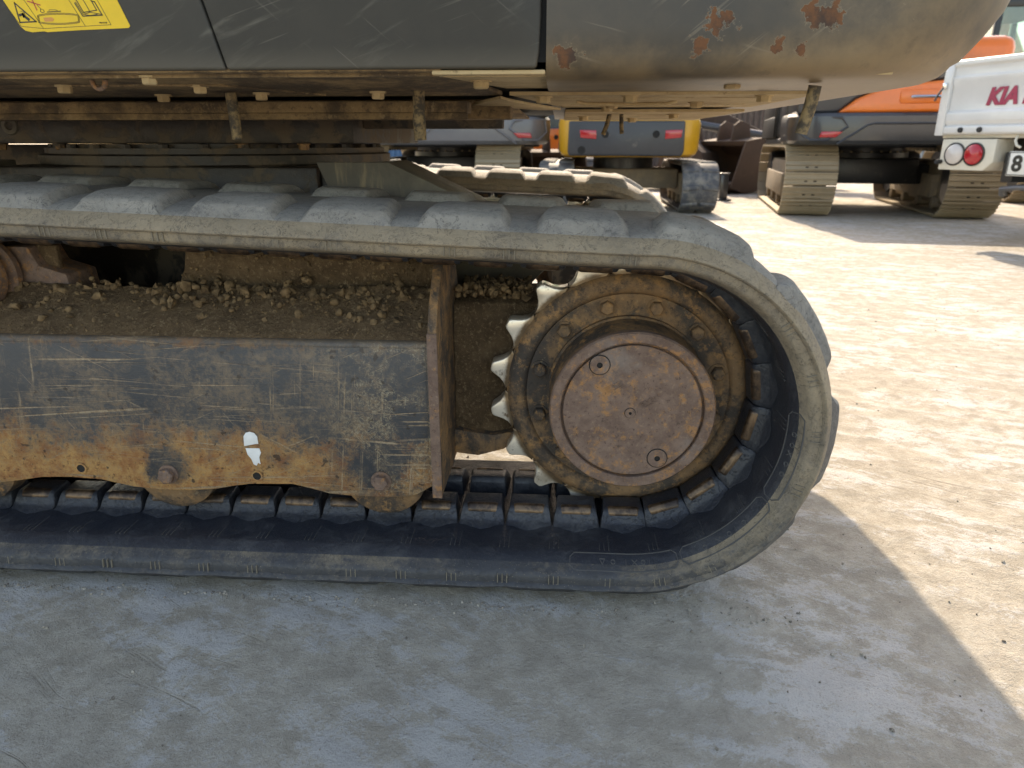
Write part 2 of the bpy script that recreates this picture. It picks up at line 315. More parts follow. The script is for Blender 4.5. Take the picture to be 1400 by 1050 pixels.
def empty(name, loc, rz=0, undo=False):
    o = bpy.data.objects.new(name, None); COL.objects.link(o); o.empty_display_size = .2
    o.location = loc; o.rotation_euler = (0, 0, rz)
    if undo: ROOTS[o.name] = {'undo': Vector(loc)}
    return o
def copy_tree(o, parent=None):
    c = o.copy(); COL.objects.link(c); c.parent = parent
    for ch in list(o.children): copy_tree(ch, c)
    return c
def hexbolt(c, r, h, axis=(0, -1, 0), rot=0.):
    """hex head with a washer, its foot at c, pointing along axis"""
    mb = MB(); ax = Vector(axis).normalized(); u = ax.orthogonal().normalized(); v = ax.cross(u); c = Vector(c)
    def ring(rad, n, q): return [tuple(c+ax*q+(u*math.cos(rot+2*PI*k/n)+v*math.sin(rot+2*PI*k/n))*rad) for k in range(n)]
    mb.rings([ring(r*1.28, 18, -.001), ring(r*1.28, 18, h*.18)]); mb.rings([ring(r, 6, h*.15), ring(r, 6, h*.85), ring(r*.82, 6, h)])
    return mb
def text_mesh(body, size, mat, shear=0, bold=0, depth=.001):
    cu = bpy.data.curves.new('lettering', 'FONT'); cu.body = body; cu.size = size; cu.shear = shear; cu.offset = bold; cu.extrude = depth
    cu.resolution_u = 4
    o = bpy.data.objects.new('lettering', cu); COL.objects.link(o); bpy.context.view_layer.update()
    me = bpy.data.meshes.new_from_object(o.evaluated_get(bpy.context.evaluated_depsgraph_get()))
    bpy.data.objects.remove(o); bpy.data.curves.remove(cu); me.materials.clear(); me.materials.append(M[mat]); return me

# ------------------------------------------------------------------ ground (one sheet, dense near the camera)
def graded(lo, hi, a, b, step, grow=1.18):
    v = list(np.arange(a, b+1e-6, step)); d = step
    while v[-1] < hi: d *= grow; v.append(v[-1]+d)
    d = step
    while v[0] > lo: d *= grow; v.insert(0, v[0]-d)
    return np.array(v)
def vnoise(x, y, f, seed):
    r = np.random.default_rng(seed); g = r.random((257, 257)); x = x*f; y = y*f
    xi = np.floor(x).astype(int); yi = np.floor(y).astype(int); u = x-xi; v = y-yi; u = u*u*(3-2*u); v = v*v*(3-2*v)
    G = lambda i, j: g[i % 257, j % 257]
    return (G(xi, yi)*(1-u)+G(xi+1, yi)*u)*(1-v)+(G(xi, yi+1)*(1-u)+G(xi+1, yi+1)*u)*v-.5
gx = graded(-400, 400, -1.3, 1.7, .014); gy = graded(-300, 600, -1.0, 2.2, .014)
GX, GY = np.meshgrid(gx, gy, indexing='ij')
xr = GX*math.cos(.42)-GY*math.sin(.42); yr = GX*math.sin(.42)+GY*math.cos(.42)
near = np.clip(1.4-np.hypot(GX, GY)/6, 0, 1)
GZ = (vnoise(GX, GY, 3, 1)*.006+vnoise(xr*.6, yr*3, 4, 2)*.0045+vnoise(xr*.5, yr*3, 11, 3)*.0026+vnoise(GX, GY, 28, 4)*.0016+vnoise(xr*.7, yr*1.5, 45, 5)*.0012)*near-.005
me = bpy.data.meshes.new('ground'); nx, ny = GX.shape
idx = np.arange(nx*ny).reshape(nx, ny)
fs = np.stack([idx[:-1, :-1], idx[1:, :-1], idx[1:, 1:], idx[:-1, 1:]], -1).reshape(-1, 4)
me.from_pydata(np.stack([GX, GY, GZ], -1).reshape(-1, 3).tolist(), [], fs.tolist()); me.shade_smooth(); me.materials.append(M['ground'])
g = link('ground', me); tag(g, kind='structure', label='dusty grey concrete yard with tan drifts of dirt')

# ------------------------------------------------------------------ the near excavator
EX = empty('excavator', (-.85, .95, 0), undo=True)
tag(EX, 'nearest excavator with worn rubber track, rusty round drive hub and dark scratched body panels', 'excavator')
SX, SZ, RI = .132, .3145, .252           # sprocket axis and radius of the belt's inner face
PITCH = 2*PI*RI/18
def belt_path(ix):
    """closed loop of the belt's inner face (x, z): bottom run, sprocket arc, top run over the carrier roller, idler arc"""
    cz = SZ; pts = []; slope = .040; a1 = PI/2+slope; LIFT = .020
    for k in range(41): pts.append((ix+(SX-ix)*k/40, cz-RI))
    for k in range(1, 73):
        a = -PI/2+(a1+PI/2)*k/72; u = min(1, max(0, (k/72-.42)/.5)); rr_ = RI+LIFT*u*u*(3-2*u)
        pts.append((SX+rr_*math.cos(a), cz+rr_*math.sin(a)))
    x0, z0 = pts[-1]; xc = -1.0; zc = z0+(x0-xc)*slope
    for k in range(1, 31): pts.append((x0+(xc-x0)*k/30, z0+(zc-z0)*k/30))
    for k in range(1, 25): q = k/24; pts.append((xc+(ix-xc)*q, zc+(cz+RI-zc)*q*q*(3-2*q)))
    for k in range(1, 48): a = PI/2+PI*k/48; pts.append((ix+RI*math.cos(a), cz+RI*math.sin(a)))
    p = np.array(pts); d = np.linalg.norm(np.roll(p, -1, 0)-p, axis=1); return p, np.concatenate([[0], np.cumsum(d)])
NP = 56; lo, hi = -2.6, -1.2
for _ in range(40):
    mid = (lo+hi)/2
    if belt_path(mid)[1][-1] > NP*PITCH: lo = mid
    else: hi = mid
IX = mid; BP, BS = belt_path(IX); BL = BS[-1]; BPc = np.vstack([BP, BP[:1]])
S0 = (SX-IX)                               # arc length where the belt meets the sprocket, below its axis
def at(s):
    s = s % BL; x = np.interp(s, BS, BPc[:, 0]); z = np.interp(s, BS, BPc[:, 1])
    e = .012; q = [(np.interp((s+k) % BL, BS, BPc[:, 0]), np.interp((s+k) % BL, BS, BPc[:, 1])) for k in (-e, e)]
    tx, tz = q[1][0]-q[0][0], q[1][1]-q[0][1]; l = math.hypot(tx, tz); tx /= l; tz /= l
    return x, z, tx, tz, tz, -tx            # point, tangent, outward normal
def frame_at(s, y0=0):
    """local (t along belt, v across, n outwards) -> builder coordinates"""
    x, z, tx, tz, nx_, nz_ = at(s)
    return Matrix(((tx, 0, nx_, x), (0, 1, 0, y0), (tz, 0, nz_, z), (0, 0, 0, 1)))
W = .45
def droop_w(s):
    """0 on the ground run, 1 on the slack top run where the belt's edges hang down"""
    q = (s-S0) % BL; arc = (RI+.004)*(PI+.04); top = BL-(SX-IX)-PI*RI
    if q < arc: u = (q/arc-.42)/.5; u = min(1, max(0, u)); return u*u*(3-2*u)
    if q < top: return 1.
    if q < top+PI*RI: u = 1-(q-top)/(PI*RI); return u*u*(3-2*u)
    return 0.
def droop(v, w): return .020*w*max(0, 1-min(v, W-v)/.085)**1.5
half = [(.225,-.006),(.205,-.006),(.15,-.010),(.11,-.012),(.075,-.0125),(.050,-.012),(.040,-.010),(.024,-.001),(.010,.0075),(.0045,.0125),(.0028,.0170),(.0022,.0270),(-.0030,.0305),(-.0042,.0330),(-.0030,.0350),(.0010,.0375),(.0085,.0425),(.017,.0465),(.027,.0480),(.05,.0480),(.10,.0480),(.225,.0475)]
prof = half+[(W-v, n) for v, n in half[-2:0:-1]]
NIN = 8
def make_track(y0, seed, name_mats=('rubber_inner', 'rubber_dusty', 'rubber_tread')):
    ns = NP*6; rings_ = []
    for i in range(ns):
        s = BL*i/ns; m = frame_at(s, y0); ph = (s-S0)/PITCH
        wv = math.cos(2*PI*ph); jit = .0012*math.sin(i*.9+seed)+.0010*math.sin(i*.37+2*seed)
        ring = []
        for j, (v, n) in enumerate(prof):
            dn = 0
            if n < -.004: dn = .0035*wv*math.exp(-((min(v, W-v)-.10)/.035)**2)
            dn -= droop(v, droop_w(s))
            ed = jit if min(v, W-v) < .012 else 0
            ring.append(tuple(m @ Vector((0, v+(ed if v < .2 else -ed), n+dn))))
        rings_.append(ring)
    mb = MB(); mb.rings(rings_, True, False, 0, True); n = len(prof)
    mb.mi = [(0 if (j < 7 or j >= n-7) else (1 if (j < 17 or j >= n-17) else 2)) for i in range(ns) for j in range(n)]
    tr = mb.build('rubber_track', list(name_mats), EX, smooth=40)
    return tr
def guide_mesh():
    pr_ = [(.103,-.004),(.122,-.0125),(.132,-.018),(.1385,-.028),(.1425,-.036),(.148,-.042),(.190,-.045),(.197,-.036),(.200,.0)]
    wd = [.0435,.043,.042,.0405,.0385,.0360,.0352,.0355,.039]
    mb = MB(); mb.rings([[(sg*w_, v, n) for (v, n), w_ in zip(pr_, wd)] for sg in (-1, -.6, .6, 1)], True, True)
    return mb.mesh('guide_lug', 'rubber_guide', .003, 40)
def core_mesh():
    pr_ = [(.1394,-.0290),(.1412,-.0365),(.1465,-.0436),(.1535,-.0452),(.156,-.041),(.146,-.030)]
    mb = MB(); mb.rings([[(x, v, n) for v, n in pr_] for x in (-.031, -.025, .025, .031)], True, True)
    for i, q in enumerate(mb.v):
        if abs(q[0]) > .025: mb.v[i] = (q[0], q[1]+.002, q[2]+.0035)
    return mb.mesh('core_iron', 'core_iron', .0025, 40)
def tread_mesh(flip, curv=0, w=0):
    """tapering block with a flat top, subdivided along the belt so that it can follow the bend"""
    mb = MB(); hw_f = lambda v: float(np.interp(v, [0, .06, .12, .172], [.073, .072, .067, .058]))
    hw_t = lambda v: float(np.interp(v, [0, .06, .12, .172], [.058, .057, .052, .043]))
    vs_ = [(.012,.040),(.016,.0450),(.021,.0520),(.0255,.0578),(.0285,.0606),(.034,.0622),(.060,.0625),(.100,.0625),(.142,.0620),(.150,.0610),(.157,.057),(.170,.044)]
    rings_ = []
    for v, n in vs_:
        f, tp = hw_f(v), hw_t(v); g_ = min(1, max(0, (n-.044)/.0130)); inner = f+(tp-f)*g_
        cols = [(-f, .040), (-f+.15*(f-inner), min(n, .046)), (-inner-.0015*g_, n-.0035*g_), (-inner+.0030*g_, n-.0008*g_)]+[(inner*k, n) for k in (-.85, -.5, 0, .5, .85)]
        cols += [(-x, q) for x, q in cols[3::-1]]
        rings_.append([(x, v, q) for x, q in cols])
    def bend(p):
        x, v, n = p; v = W-v if flip else v; n -= droop(v, w)
        if curv: a = x*curv; r_ = 1/curv+n; return (r_*math.sin(a), v, r_*math.cos(a)-1/curv)
        return (x, v, n)
    mb.rings([[bend(p) for p in r_] for r_ in rings_], False, False)
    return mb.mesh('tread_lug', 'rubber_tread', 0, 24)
gm, cm = guide_mesh(), core_mesh(); TMC = {}
def tread_for(s, flip):
    key = (flip, on_bend(s), round(droop_w(s)*4)/4)
    if key not in TMC: TMC[key] = tread_mesh(flip, 1/RI if key[1] else 0, key[2])
    return TMC[key]
ARC = PI*RI+.01
def on_bend(s): s = (s-S0) % BL; return .02 < s < ARC-.02 or s > BL-(SX-IX)-PI*RI+.02 and s < BL-(SX-IX)-.02
flipv = Matrix(((1,0,0,0),(0,-1,0,W),(0,0,1,0),(0,0,0,1)))
def flipped(me):
    m2 = me.copy(); m2.transform(flipv); m2.flip_normals(); return m2
gm2, cm2 = flipped(gm), flipped(cm)
def rib_marks(y0, wall):
    """raised moulded triplets across the inner face and the side wall, one set per pitch"""
    mb = MB()
    for k in range(NP):
        s = S0+(k+.5)*PITCH+.004
        for d in (-.008, 0, .008):
            m = frame_at(s+d, y0); dw = droop_w(s)
            for (v0, v1, n) in (() if wall else ((.050, .098, .0),)):
                sk = -.0
                vs = [(-.0011, v0, -.006), (.0011, v0, -.006), (.0011, v1, -.006), (-.0011, v1, -.006), (-.0005, v0, -.0140), (.0005, v0, -.0140), (.0005, v1, -.0142), (-.0005, v1, -.0142)]
                mb.add([tuple(m @ Vector((p[0], p[1], p[2]-droop(p[1], dw)))) for p in vs], [(0,3,2,1),(4,5,6,7),(0,1,5,4),(1,2,6,5),(2,3,7,6),(3,0,4,7)])
            if not wall: continue
            vs = [(-.0011, .007, .0125), (.0011, .007, .0125), (.0011, .006, .028), (-.0011, .006, .028), (-.0006, .0022, .0135), (.0006, .0022, .0135), (.0006, .0006, .0278), (-.0006, .0006, .0278)]
            mb.add([tuple(m @ Vector((p[0], p[1], p[2]-droop(p[1], dw)))) for p in vs], [(0,3,2,1),(4,5,6,7),(0,1,5,4),(1,2,6,5),(2,3,7,6),(3,0,4,7)])
    return mb
def dress_track(tr, y0, phase):
    for k in range(NP):
        m = frame_at(S0+k*PITCH, y0)
        for a, b_ in ((gm, cm), (gm2, cm2)):
            link('guide_lug', a, tr, None).matrix_basis = m
            link('core_iron', b_, tr, None).matrix_basis = m
    for k in range(NP//2):
        sa, sb = S0+(2*k+phase)*PITCH, S0+(2*k+1+phase)*PITCH
        link('tread_lug', tread_for(sa, False), tr).matrix_basis = frame_at(sa, y0)
        link('tread_lug', tread_for(sb, True), tr).matrix_basis = frame_at(sb, y0)
    for wall in (0, 1): tag(rib_marks(y0, wall).build('moulded_ribs', 'rubber_rib' if wall else 'rubber_mark', tr, smooth=0), kind='stuff')
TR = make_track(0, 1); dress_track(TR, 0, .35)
# moulded name panels along the lower run and round the bend (outline and worn marks)
def panel_marks(s0, s1, marks):
    mb = MB(); v0, v1 = .013, .043
    def pt(s, v, n): return tuple(frame_at(s, 0) @ Vector((0, v, n-droop(v, droop_w(s)))))
    def nn(v): return float(np.interp(v, [.010, .024, .040, .05], [.0075, -.001, -.010, -.012]))
    def strip(path, w_=.0007, hgt=.0013):
        for (sa, va), (sb, vb) in zip(path[:-1], path[1:]):
            L = math.hypot(sb-sa, vb-va); pu, pv = -(vb-va)/L*w_, (sb-sa)/L*w_
            q = [(sa-pu, va-pv), (sb-pu, vb-pv), (sb+pu, vb+pv), (sa+pu, va+pv)]
            mb.add([pt(s, v, nn(v)+.001) for s, v in q]+[pt(s, v, nn(v)-hgt) for s, v in q], [(0,3,2,1),(4,5,6,7),(0,1,5,4),(1,2,6,5),(2,3,7,6),(3,0,4,7)])
    c_ = .008; n = 10
    path = [(s0, v0+c_), (s0, v1-c_), (s0+c_, v1)]+[(s0+c_+(s1-s0-2*c_)*k/n, v1) for k in range(1, n+1)]+[(s1, v1-c_), (s1, v0+c_), (s1-c_, v0)]+[(s1-c_-(s1-s0-2*c_)*k/n, v0) for k in range(1, n+1)]+[(s0, v0+c_)]
    strip(path)
    for (q, sh) in marks:
        s = s0+(s1-s0)*q; vc = (v0+v1)/2; a = .0045
        if sh == 'tri': strip([(s-a, vc+a), (s+a, vc+a), (s, vc-a), (s-a, vc+a)], .0005)
        elif sh == 'ring': strip([(s+a*.8*math.cos(k*PI/4), vc+a*.8*math.sin(k*PI/4)) for k in range(9)], .0005)
        elif sh == 'cross': strip([(s-a, vc-a), (s+a, vc+a)], .0005); strip([(s-a, vc+a), (s+a, vc-a)], .0005)
        elif sh == 'bar': strip([(s, vc-a), (s, vc+a)], .0005)
    return mb
for (a, b_, mk) in ((-.10, .085, [(.30, 'tri'), (.40, 'ring'), (.52, 'bar'), (.60, 'cross'), (.68, 'ring'), (.74, 'bar')]),
                    (.092, .268, [(.25, 'ring'), (.4, 'cross'), (.52, 'ring'), (.6, 'bar'), (.7, 'ring')]),
                    (.275, .43, [(.30, 'ring'), (.42, 'ring'), (.54, 'cross'), (.64, 'ring'), (.76, 'ring')])):
    panel_marks(S0+a, S0+b_, mk).build('moulded_panel', 'rubber_mark', TR, smooth=0)
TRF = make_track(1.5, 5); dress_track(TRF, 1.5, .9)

# ---- sprocket and final drive
def undo(p): return p
def make_drive(ysgn, yc, front, detail=True):
    """front: towards the outside of this track; y = yc + front*d"""
    Yf = lambda d: yc-front*d
    sp = MB()
    NT_ = 18; out = []
    for k in range(NT_):
        for q, r in ((-.5, .2215), (-.25, .2220), (0, .2220), (.25, .2220)):
            a = 2*PI*(k+.5+q)/NT_; out.append((SX+r*math.cos(a), SZ+r*math.sin(a)))
    sp.prism(out, 'y', Yf(.018), Yf(-.018))
    spk = sp.build('sprocket', 'muddy_steel', EX, .002, 40)
    ring = MB(); ring.lathe([(.2205, Yf(.017)), (.2190, Yf(.0205)), (.2120, Yf(.026)), (.203, Yf(.0295)), (.193, Yf(.028)), (.1875, Yf(.0245)), (.1855, Yf(.021)), (.1845, Yf(.0195)), (.1845, Yf(.023)), (.12, Yf(.023)), (.12, Yf(.017))], (SX, SZ), seg=96)
    ring.build('sprocket_rim', 'muddy_steel', spk, smooth=35)
    tooth = MB(); hw = PI/NT_
    pl = []
    for q, r in ((-.50, .2250), (-.41, .2260), (-.31, .2295), (-.225, .2360), (-.165, .2435), (-.115, .2510), (-.07, .2548), (.07, .2548), (.115, .2510), (.165, .2435), (.225, .2360), (.31, .2295), (.41, .2260), (.50, .2250), (.30, .210), (-.30, .210)):
        a = 2*q*hw; pl.append((r*math.cos(a), r*math.sin(a)))
    tooth.prism(pl, 'y', -.0192, .0192); tm = tooth.mesh('tooth', 'worn_tooth', .0022, 45)
    for k in range(NT_):
        o = link('tooth', tm, spk); a = 2*PI*(k+.5)/NT_
        o.matrix_basis = Matrix.Translation((SX, yc, SZ)) @ Matrix.Rotation(-a, 4, 'Y')
    for k in range(12):
        a = R(15+30*k); b_ = hexbolt((SX+.166*math.cos(a), Yf(.0225), SZ+.166*math.sin(a)), .0128, .016, (0, -front, 0), a)
        b_.build('bolt', 'muddy_steel', spk, smooth=30)
    hub = MB(); hub.lathe([(0.1468, Yf(.022)), (0.1468, Yf(.034)), (0.1432, Yf(.037)), (0.1416, Yf(.06)), (0.1391, Yf(.085)), (0.1380, Yf(.104)), (0.1411, Yf(.107)), (0.1411, Yf(.121)), (0.1385, Yf(.1245)), (0.1241, Yf(.1245)), (0.1221, Yf(.1225)), (0.1221, Yf(.112)), (.05, Yf(.112))], (SX, SZ), seg=96, cap=False)
    hub.mi = [0 if i < 96*5 else 1 for i in range(len(hub.f))]; h_ = hub.build('drive_hub', ['muddy_steel', 'rusty_steel'], EX, smooth=30)
    cv = MB(); cv.lathe([(.1178, Yf(.110)), (.1178, Yf(.1195)), (.1168, Yf(.1205)), (.0, Yf(.1205))], (SX, SZ), seg=96, cap=False)
    cv.build('hub_cover', 'rusty_steel', h_, smooth=30)
    for (dx, dz, r) in ((-.058, .083, .0165), (.048, -.085, .0165), (-.003, -.002, .0088)):
        p = MB(); p.lathe([(r, Yf(.119)), (r, Yf(.1225)), (r*.94, Yf(.1232)), (r*.30, Yf(.1232)), (r*.26, Yf(.1208)), (0, Yf(.1208))], (SX+dx, SZ+dz), seg=24, cap=False)
        p.mi = [1 if i >= 24*3 else 0 for i in range(len(p.f))]
        p.build('drain_plug', ['rusty_steel', 'black_void'], h_, smooth=30)
        q = MB(); q.lathe([(r*1.0, Yf(.1203)), (r*1.0, Yf(.1211)), (r*1.10, Yf(.1211)), (r*1.10, Yf(.1203))], (SX+dx, SZ+dz), seg=24, cap=False); q.build('plug_gap', 'black_void', h_, smooth=0)
    if detail:
        for (dx, dz) in ((-.032, .045), (.026, .018)):   # small stamped plates
            ca, sa = math.cos(R(28)), math.sin(R(28)); p = MB()
            def st_(u0, u1, w0, w1):
                vs = [(SX+dx+u*ca-w_*sa, SZ+dz+u*sa+w_*ca) for u, w_ in ((u0, w0), (u1, w0), (u1, w1), (u0, w1))]
                p.prism(vs, 'y', Yf(.1200), Yf(.1218))
            for u0, u1, w0, w1 in ((-.0145, .0145, -.0050, -.0042), (-.0145, .0145, .0042, .0050), (-.0145, -.0137, -.0042, .0042), (.0137, .0145, -.0042, .0042)): st_(u0, u1, w0, w1)
            for u in (-.0095, -.0065, -.001, .002, .0075, .0105): st_(u-.0005, u+.0005, -.0026, .0026)
            for u in (-.008, .0005, .009): st_(u-.0016, u+.0016, .0018, .0026)
            p.build('stamped_plate', 'rusty_steel', h_, smooth=0)
    return spk
make_drive(1, .225, 1)
make_drive(-1, 1.725, -1, False)
mt = MB(); mt.lathe([(.10, .245), (.172, .255), (.176, .27), (.176, .32), (.15, .34), (.15, .54), (.05, .55)], (SX, SZ), seg=64); mt.build('drive_motor', 'dark_greasy', EX, smooth=35)
mt = MB(); mt.lathe([(.10, 1.69), (.172, 1.675), (.176, 1.66), (.15, 1.6), (.15, 1.38), (.05, 1.37)], (SX, SZ), seg=48); mt.build('drive_motor', 'dark_greasy', EX, smooth=35)

# ---- track frame of the near side
FY = .09
bot = [(-1.9,.149),(-1.12,.149),(-1.03,.149),(-.99,.155),(-.946,.163),(-.89,.165),(-.833,.162),(-.80,.155),(-.771,.149),(-.72,.145),(-.669,.145),(-.63,.148),(-.609,.151),(-.58,.157),(-.549,.162),(-.471,.164),(-.44,.157),(-.403,.147),(-.36,.144),(-.300,.144),(-.261,.146),(-.245,.150),(-.212,.170)]
fr = MB(); fr.prism(bot+[(-.212,.428),(-1.9,.428)], 'y', FY, FY+.014)
for seg_ in (((FY, .4281), (FY+.014, .4281), (.198, .464), (.198, .477)),):
    fr.prism([seg_[0], seg_[1], seg_[2], seg_[3]], 'x', -1.9, -.212)
fr.tube([(-1.9+1.688*k/20, FY+.0098, .4255) for k in range(21)], .0100, 20)
TF = fr.build('track_frame', 'frame_paint', EX, .004, 35)
dt = MB(); n = 120; rows = []                                # crust of dirt over the sloping top
for i in range(n+1):
    x = -1.88+(1.664)*i/n; row = []
    for j in range(15):
        q = j/14; y = FY+.002+q*.112; z = .4281+.453*(y-FY)+.0085+random.uniform(0, .0035)*min(1, q*3)+.005*max(0, math.sin(x*9+q*4))*q+(.010*q*q)
        row.append((x, y, z-(.0110, .0065, .0035, .0015)[j] if j < 4 else z))
    rows.append(row)
dt.rings(rows, False, False); dt.build('dirt_crust', 'dirt', TF, smooth=60)
lp = MB(); lp.box(-.745, -.214, .196, .232, .478, .491); lp.build('ledge', 'dark_greasy', TF, .003)
wl = MB(); wl.prism([(-.214,.478),(-.72,.478),(-.705,.50),(-.690,.53),(-.685,.56),(-.685,.60),(-.214,.60)], 'y', .232, .244); wl.box(-1.9,-.93,.232,.244,.46,.57); wl.build('inner_wall', 'dirt', TF, .003)
core = MB(); core.box(-1.9, -.23, .15, .36, .19, .43); core.build('hollow_shade', 'black_void', TF)  # black box stands in for the shade inside the hollow frame
ep = MB(); ep.prism([(.079,.152),(.079,.452),(.10,.492),(.150,.545),(.205,.582),(.30,.582),(.36,.45),(.36,.152)], 'x', -.212, -.196)
ep.build('end_plate', 'muddy_steel', TF, .003)
eg = MB(); eg.prism([(.0760,.153),(.0760,.453),(.0788,.4535),(.0788,.153)], 'x', -.2125, -.1955); eg.build('worn_edge', 'rusty_steel', TF, .0008)
wd = MB(); wd.tube([(-.2135, FY-.001, z) for z in np.linspace(.18, .43, 14)], [.0045+random.uniform(-.0012, .0012) for _ in range(14)], 8); wd.build('weld_bead', 'frame_paint', TF, smooth=60)
br = MB(); br.prism([(.275,.178),(.265,.20),(.265,.43),(.282,.462),(.33,.475),(.42,.475),(.42,.178)], 'x', -.196, .02); br.build('motor_bracket', 'dirt', TF, .004)
lb = MB(); pts = [(-.196,.215),(-.196,.165),(-.15,.160),(-.10,.175),(-.05,.205),(-.06,.217),(-.12,.205)]; lb.prism(pts, 'y', .245, .36); lb.build('motor_gusset', 'muddy_steel', TF, .002)
for (x, z, r) in ((-.700,.178,.0145), (-.307,.177,.0145), (-1.09,.178,.0145)):
    b_ = hexbolt((x, FY, z), r, .016, (0, -1, 0), random.random()); b_.build('bolt', 'rusty_steel', TF, smooth=30)
for (x, z) in ((-.864,.185), (-.534,.180)):
    p = MB(); p.lathe([(.0105, FY-.001), (.0105, FY-.0025), (.0075, FY-.0025), (.0065, FY-.0008), (0, FY-.0008)], (x, z), seg=20, cap=False); p.mi = [1 if i >= 40 else 0 for i in range(len(p.f))]
    p.build('bolt_hole', ['frame_paint', 'black_void'], TF, smooth=30)
wm = MB(); wm.prism([(-.551,.238),(-.550,.257),(-.545,.264),(-.538,.266),(-.530,.264),(-.525,.257),(-.5245,.243),(-.53,.2425)], 'y', FY-.0012, FY-.0002)
wm.prism([(-.549,.234),(-.524,.2345),(-.5215,.226),(-.526,.217),(-.525,.203),(-.529,.206),(-.533,.200),(-.538,.203),(-.541,.213),(-.547,.222)], 'y', FY-.0012, FY-.0002)
wm.build('white_paint_mark', 'white_mark', TF, .0004)
# track rollers, carrier roller
for x in (-.700, -.307, -1.09, -1.45):
    p = MB(); p.lathe([(.03,.105),(.070,.107),(.078,.112),(.080,.150),(.066,.158),(.066,.242),(.080,.250),(.078,.288),(.03,.29)], (x, .178), seg=48); p.build('track_roller', 'muddy_steel', EX, smooth=35)
    p = MB()
    p.lathe([(.03,1.605),(.070,1.607),(.080,1.62),(.066,1.658),(.066,1.742),(.080,1.75),(.03,1.79)], (x, .178), seg=32); p.build('track_roller', 'muddy_steel', EX, smooth=35)
p = MB(); p.lathe([(.012,.128),(.040,.130),(.058,.136),(.063,.145),(.063,.172),(.050,.176),(.050,.185),(.070,.188),(.070,.200),(.050,.206),(.050,.28),(.03,.29)], (-1.052, .522), seg=48); p.build('carrier_roller', 'rusty_steel', EX, smooth=30)
p = MB(); p.prism([(-1.02,.47),(-.90,.47),(-.905,.52),(-.955,.535),(-.97,.57),(-1.02,.57)], 'y', .21, .30); p.build('roller_bracket', 'rusty_steel', TF, .004)
p = MB(); p.lathe([(.05,.14),(.20,.145),(.215,.16),(.215,.24),(.20,.255),(.05,.26)], (IX, SZ), seg=48); p.build('idler_wheel', 'muddy_steel', EX, smooth=35)
p = MB(); p.lathe([(.05,1.64),(.20,1.645),(.215,1.66),(.215,1.74),(.20,1.755),(.05,1.76)], (IX, SZ), seg=48); p.build('idler_wheel', 'muddy_steel', EX, smooth=35)
p = MB(); p.prism([(-1.9,.15),(-.2,.15),(-.2,.44),(-1.9,.44)], 'y', 1.60, 1.80); p.prism([(1.6,.4405),(1.8,.4405),(1.72,.51),(1.6,.51)], 'x', -1.9, -.2); p.build('track_frame', 'frame_paint', EX, .004)

# ---- centre frame, slew ring
p = MB(); p.box(-1.30, -.52, .52, 1.38, .40, .700); p.box(-1.15, -.62, .34, 1.62, .36, .44)
p.prism([(-.52,.40),(-.52,.699),(-.478,.628),(-.44,.44)], 'y', .54, 1.36)
p.box(-2.05, -1.301, .9, 1.15, .42, .745)  # block added to shut out the bright view past the slew ring
XF = p.build('centre_frame', 'dark_greasy', EX, .006)
p = MB(); p.prism([(-.505,.712),(-.352,.712),(-.180,.632),(-.02,.50),(-.10,.42),(-.48,.42),(-.470,.632)], 'y', .47, .485); p.build('frame_leg', 'xframe_paint', XF, .003)
p = MB(); p.prism([(-.44,.706),(-.352,.7125),(-.180,.6325),(-.02,.5005),(-.05,.48),(-.20,.60),(-.36,.69)], 'y', .486, .66); p.build('leg_top_plate', 'xframe_paint', XF, .003)
p = MB(); p.prism([(-1.30,.712),(-1.40,.712),(-1.62,.60),(-1.66,.42),(-1.30,.42)], 'y', .47, .66); p.build('frame_leg', 'xframe_paint', XF, .003)
p = MB(); p.lathe([(.30,.699),(.435,.699),(.44,.703),(.44,.722),(.425,.726),(.425,.738),(.39,.738),(.39,.7475),(.30,.7475)], (-.91, .95), 'z', seg=72); SR = p.build('slew_ring', 'dark_greasy', EX, smooth=30)
for k in range(30):
    a = 2*PI*k/30; b_ = hexbolt((-.91+.405*math.cos(a), .95+.405*math.sin(a), .7375), .011, .010, (0, 0, 1)); b_.build('bolt', 'dark_greasy', SR, smooth=0)
p = MB(); p.box(-2.05, -.452, .58, 1.32, .748, .812); SP = p.build('swing_frame', 'dark_greasy', EX, .004)
for i, x in enumerate(np.arange(-1.85, -.44, .142)):
    b_ = hexbolt((x, .60, .7482), .0115, .014, (0, 0, -1), i); b_.build('bolt', 'muddy_steel', SP, smooth=0)
p = MB(); p.lathe([(.007,.580),(.010,.575),(.018,.576),(.021,.581)], (-1.235, .786), seg=20, cap=False); p.build('grease_cap', 'xframe_paint', SP)
p = MB(); p.box(-2.05, -.17, .335, .40, .802, .822); p.box(-2.05, -.17, .335, .345, .790, .802); p.box(-2.1, -.10, .40, 1.40, .8215, .8275); p.build('deck_beam', 'belly_brown', SP, .002)
p = MB(); p.box(-2.05, -.10, .47, .55, .795, .8212); p.build('deck_beam', 'belly_brown', SP, .003)
p = MB(); p.box(-.45, -.13, .66, .70, .780, .8212); p.build('deck_rib', 'dark_greasy', SP, .003)

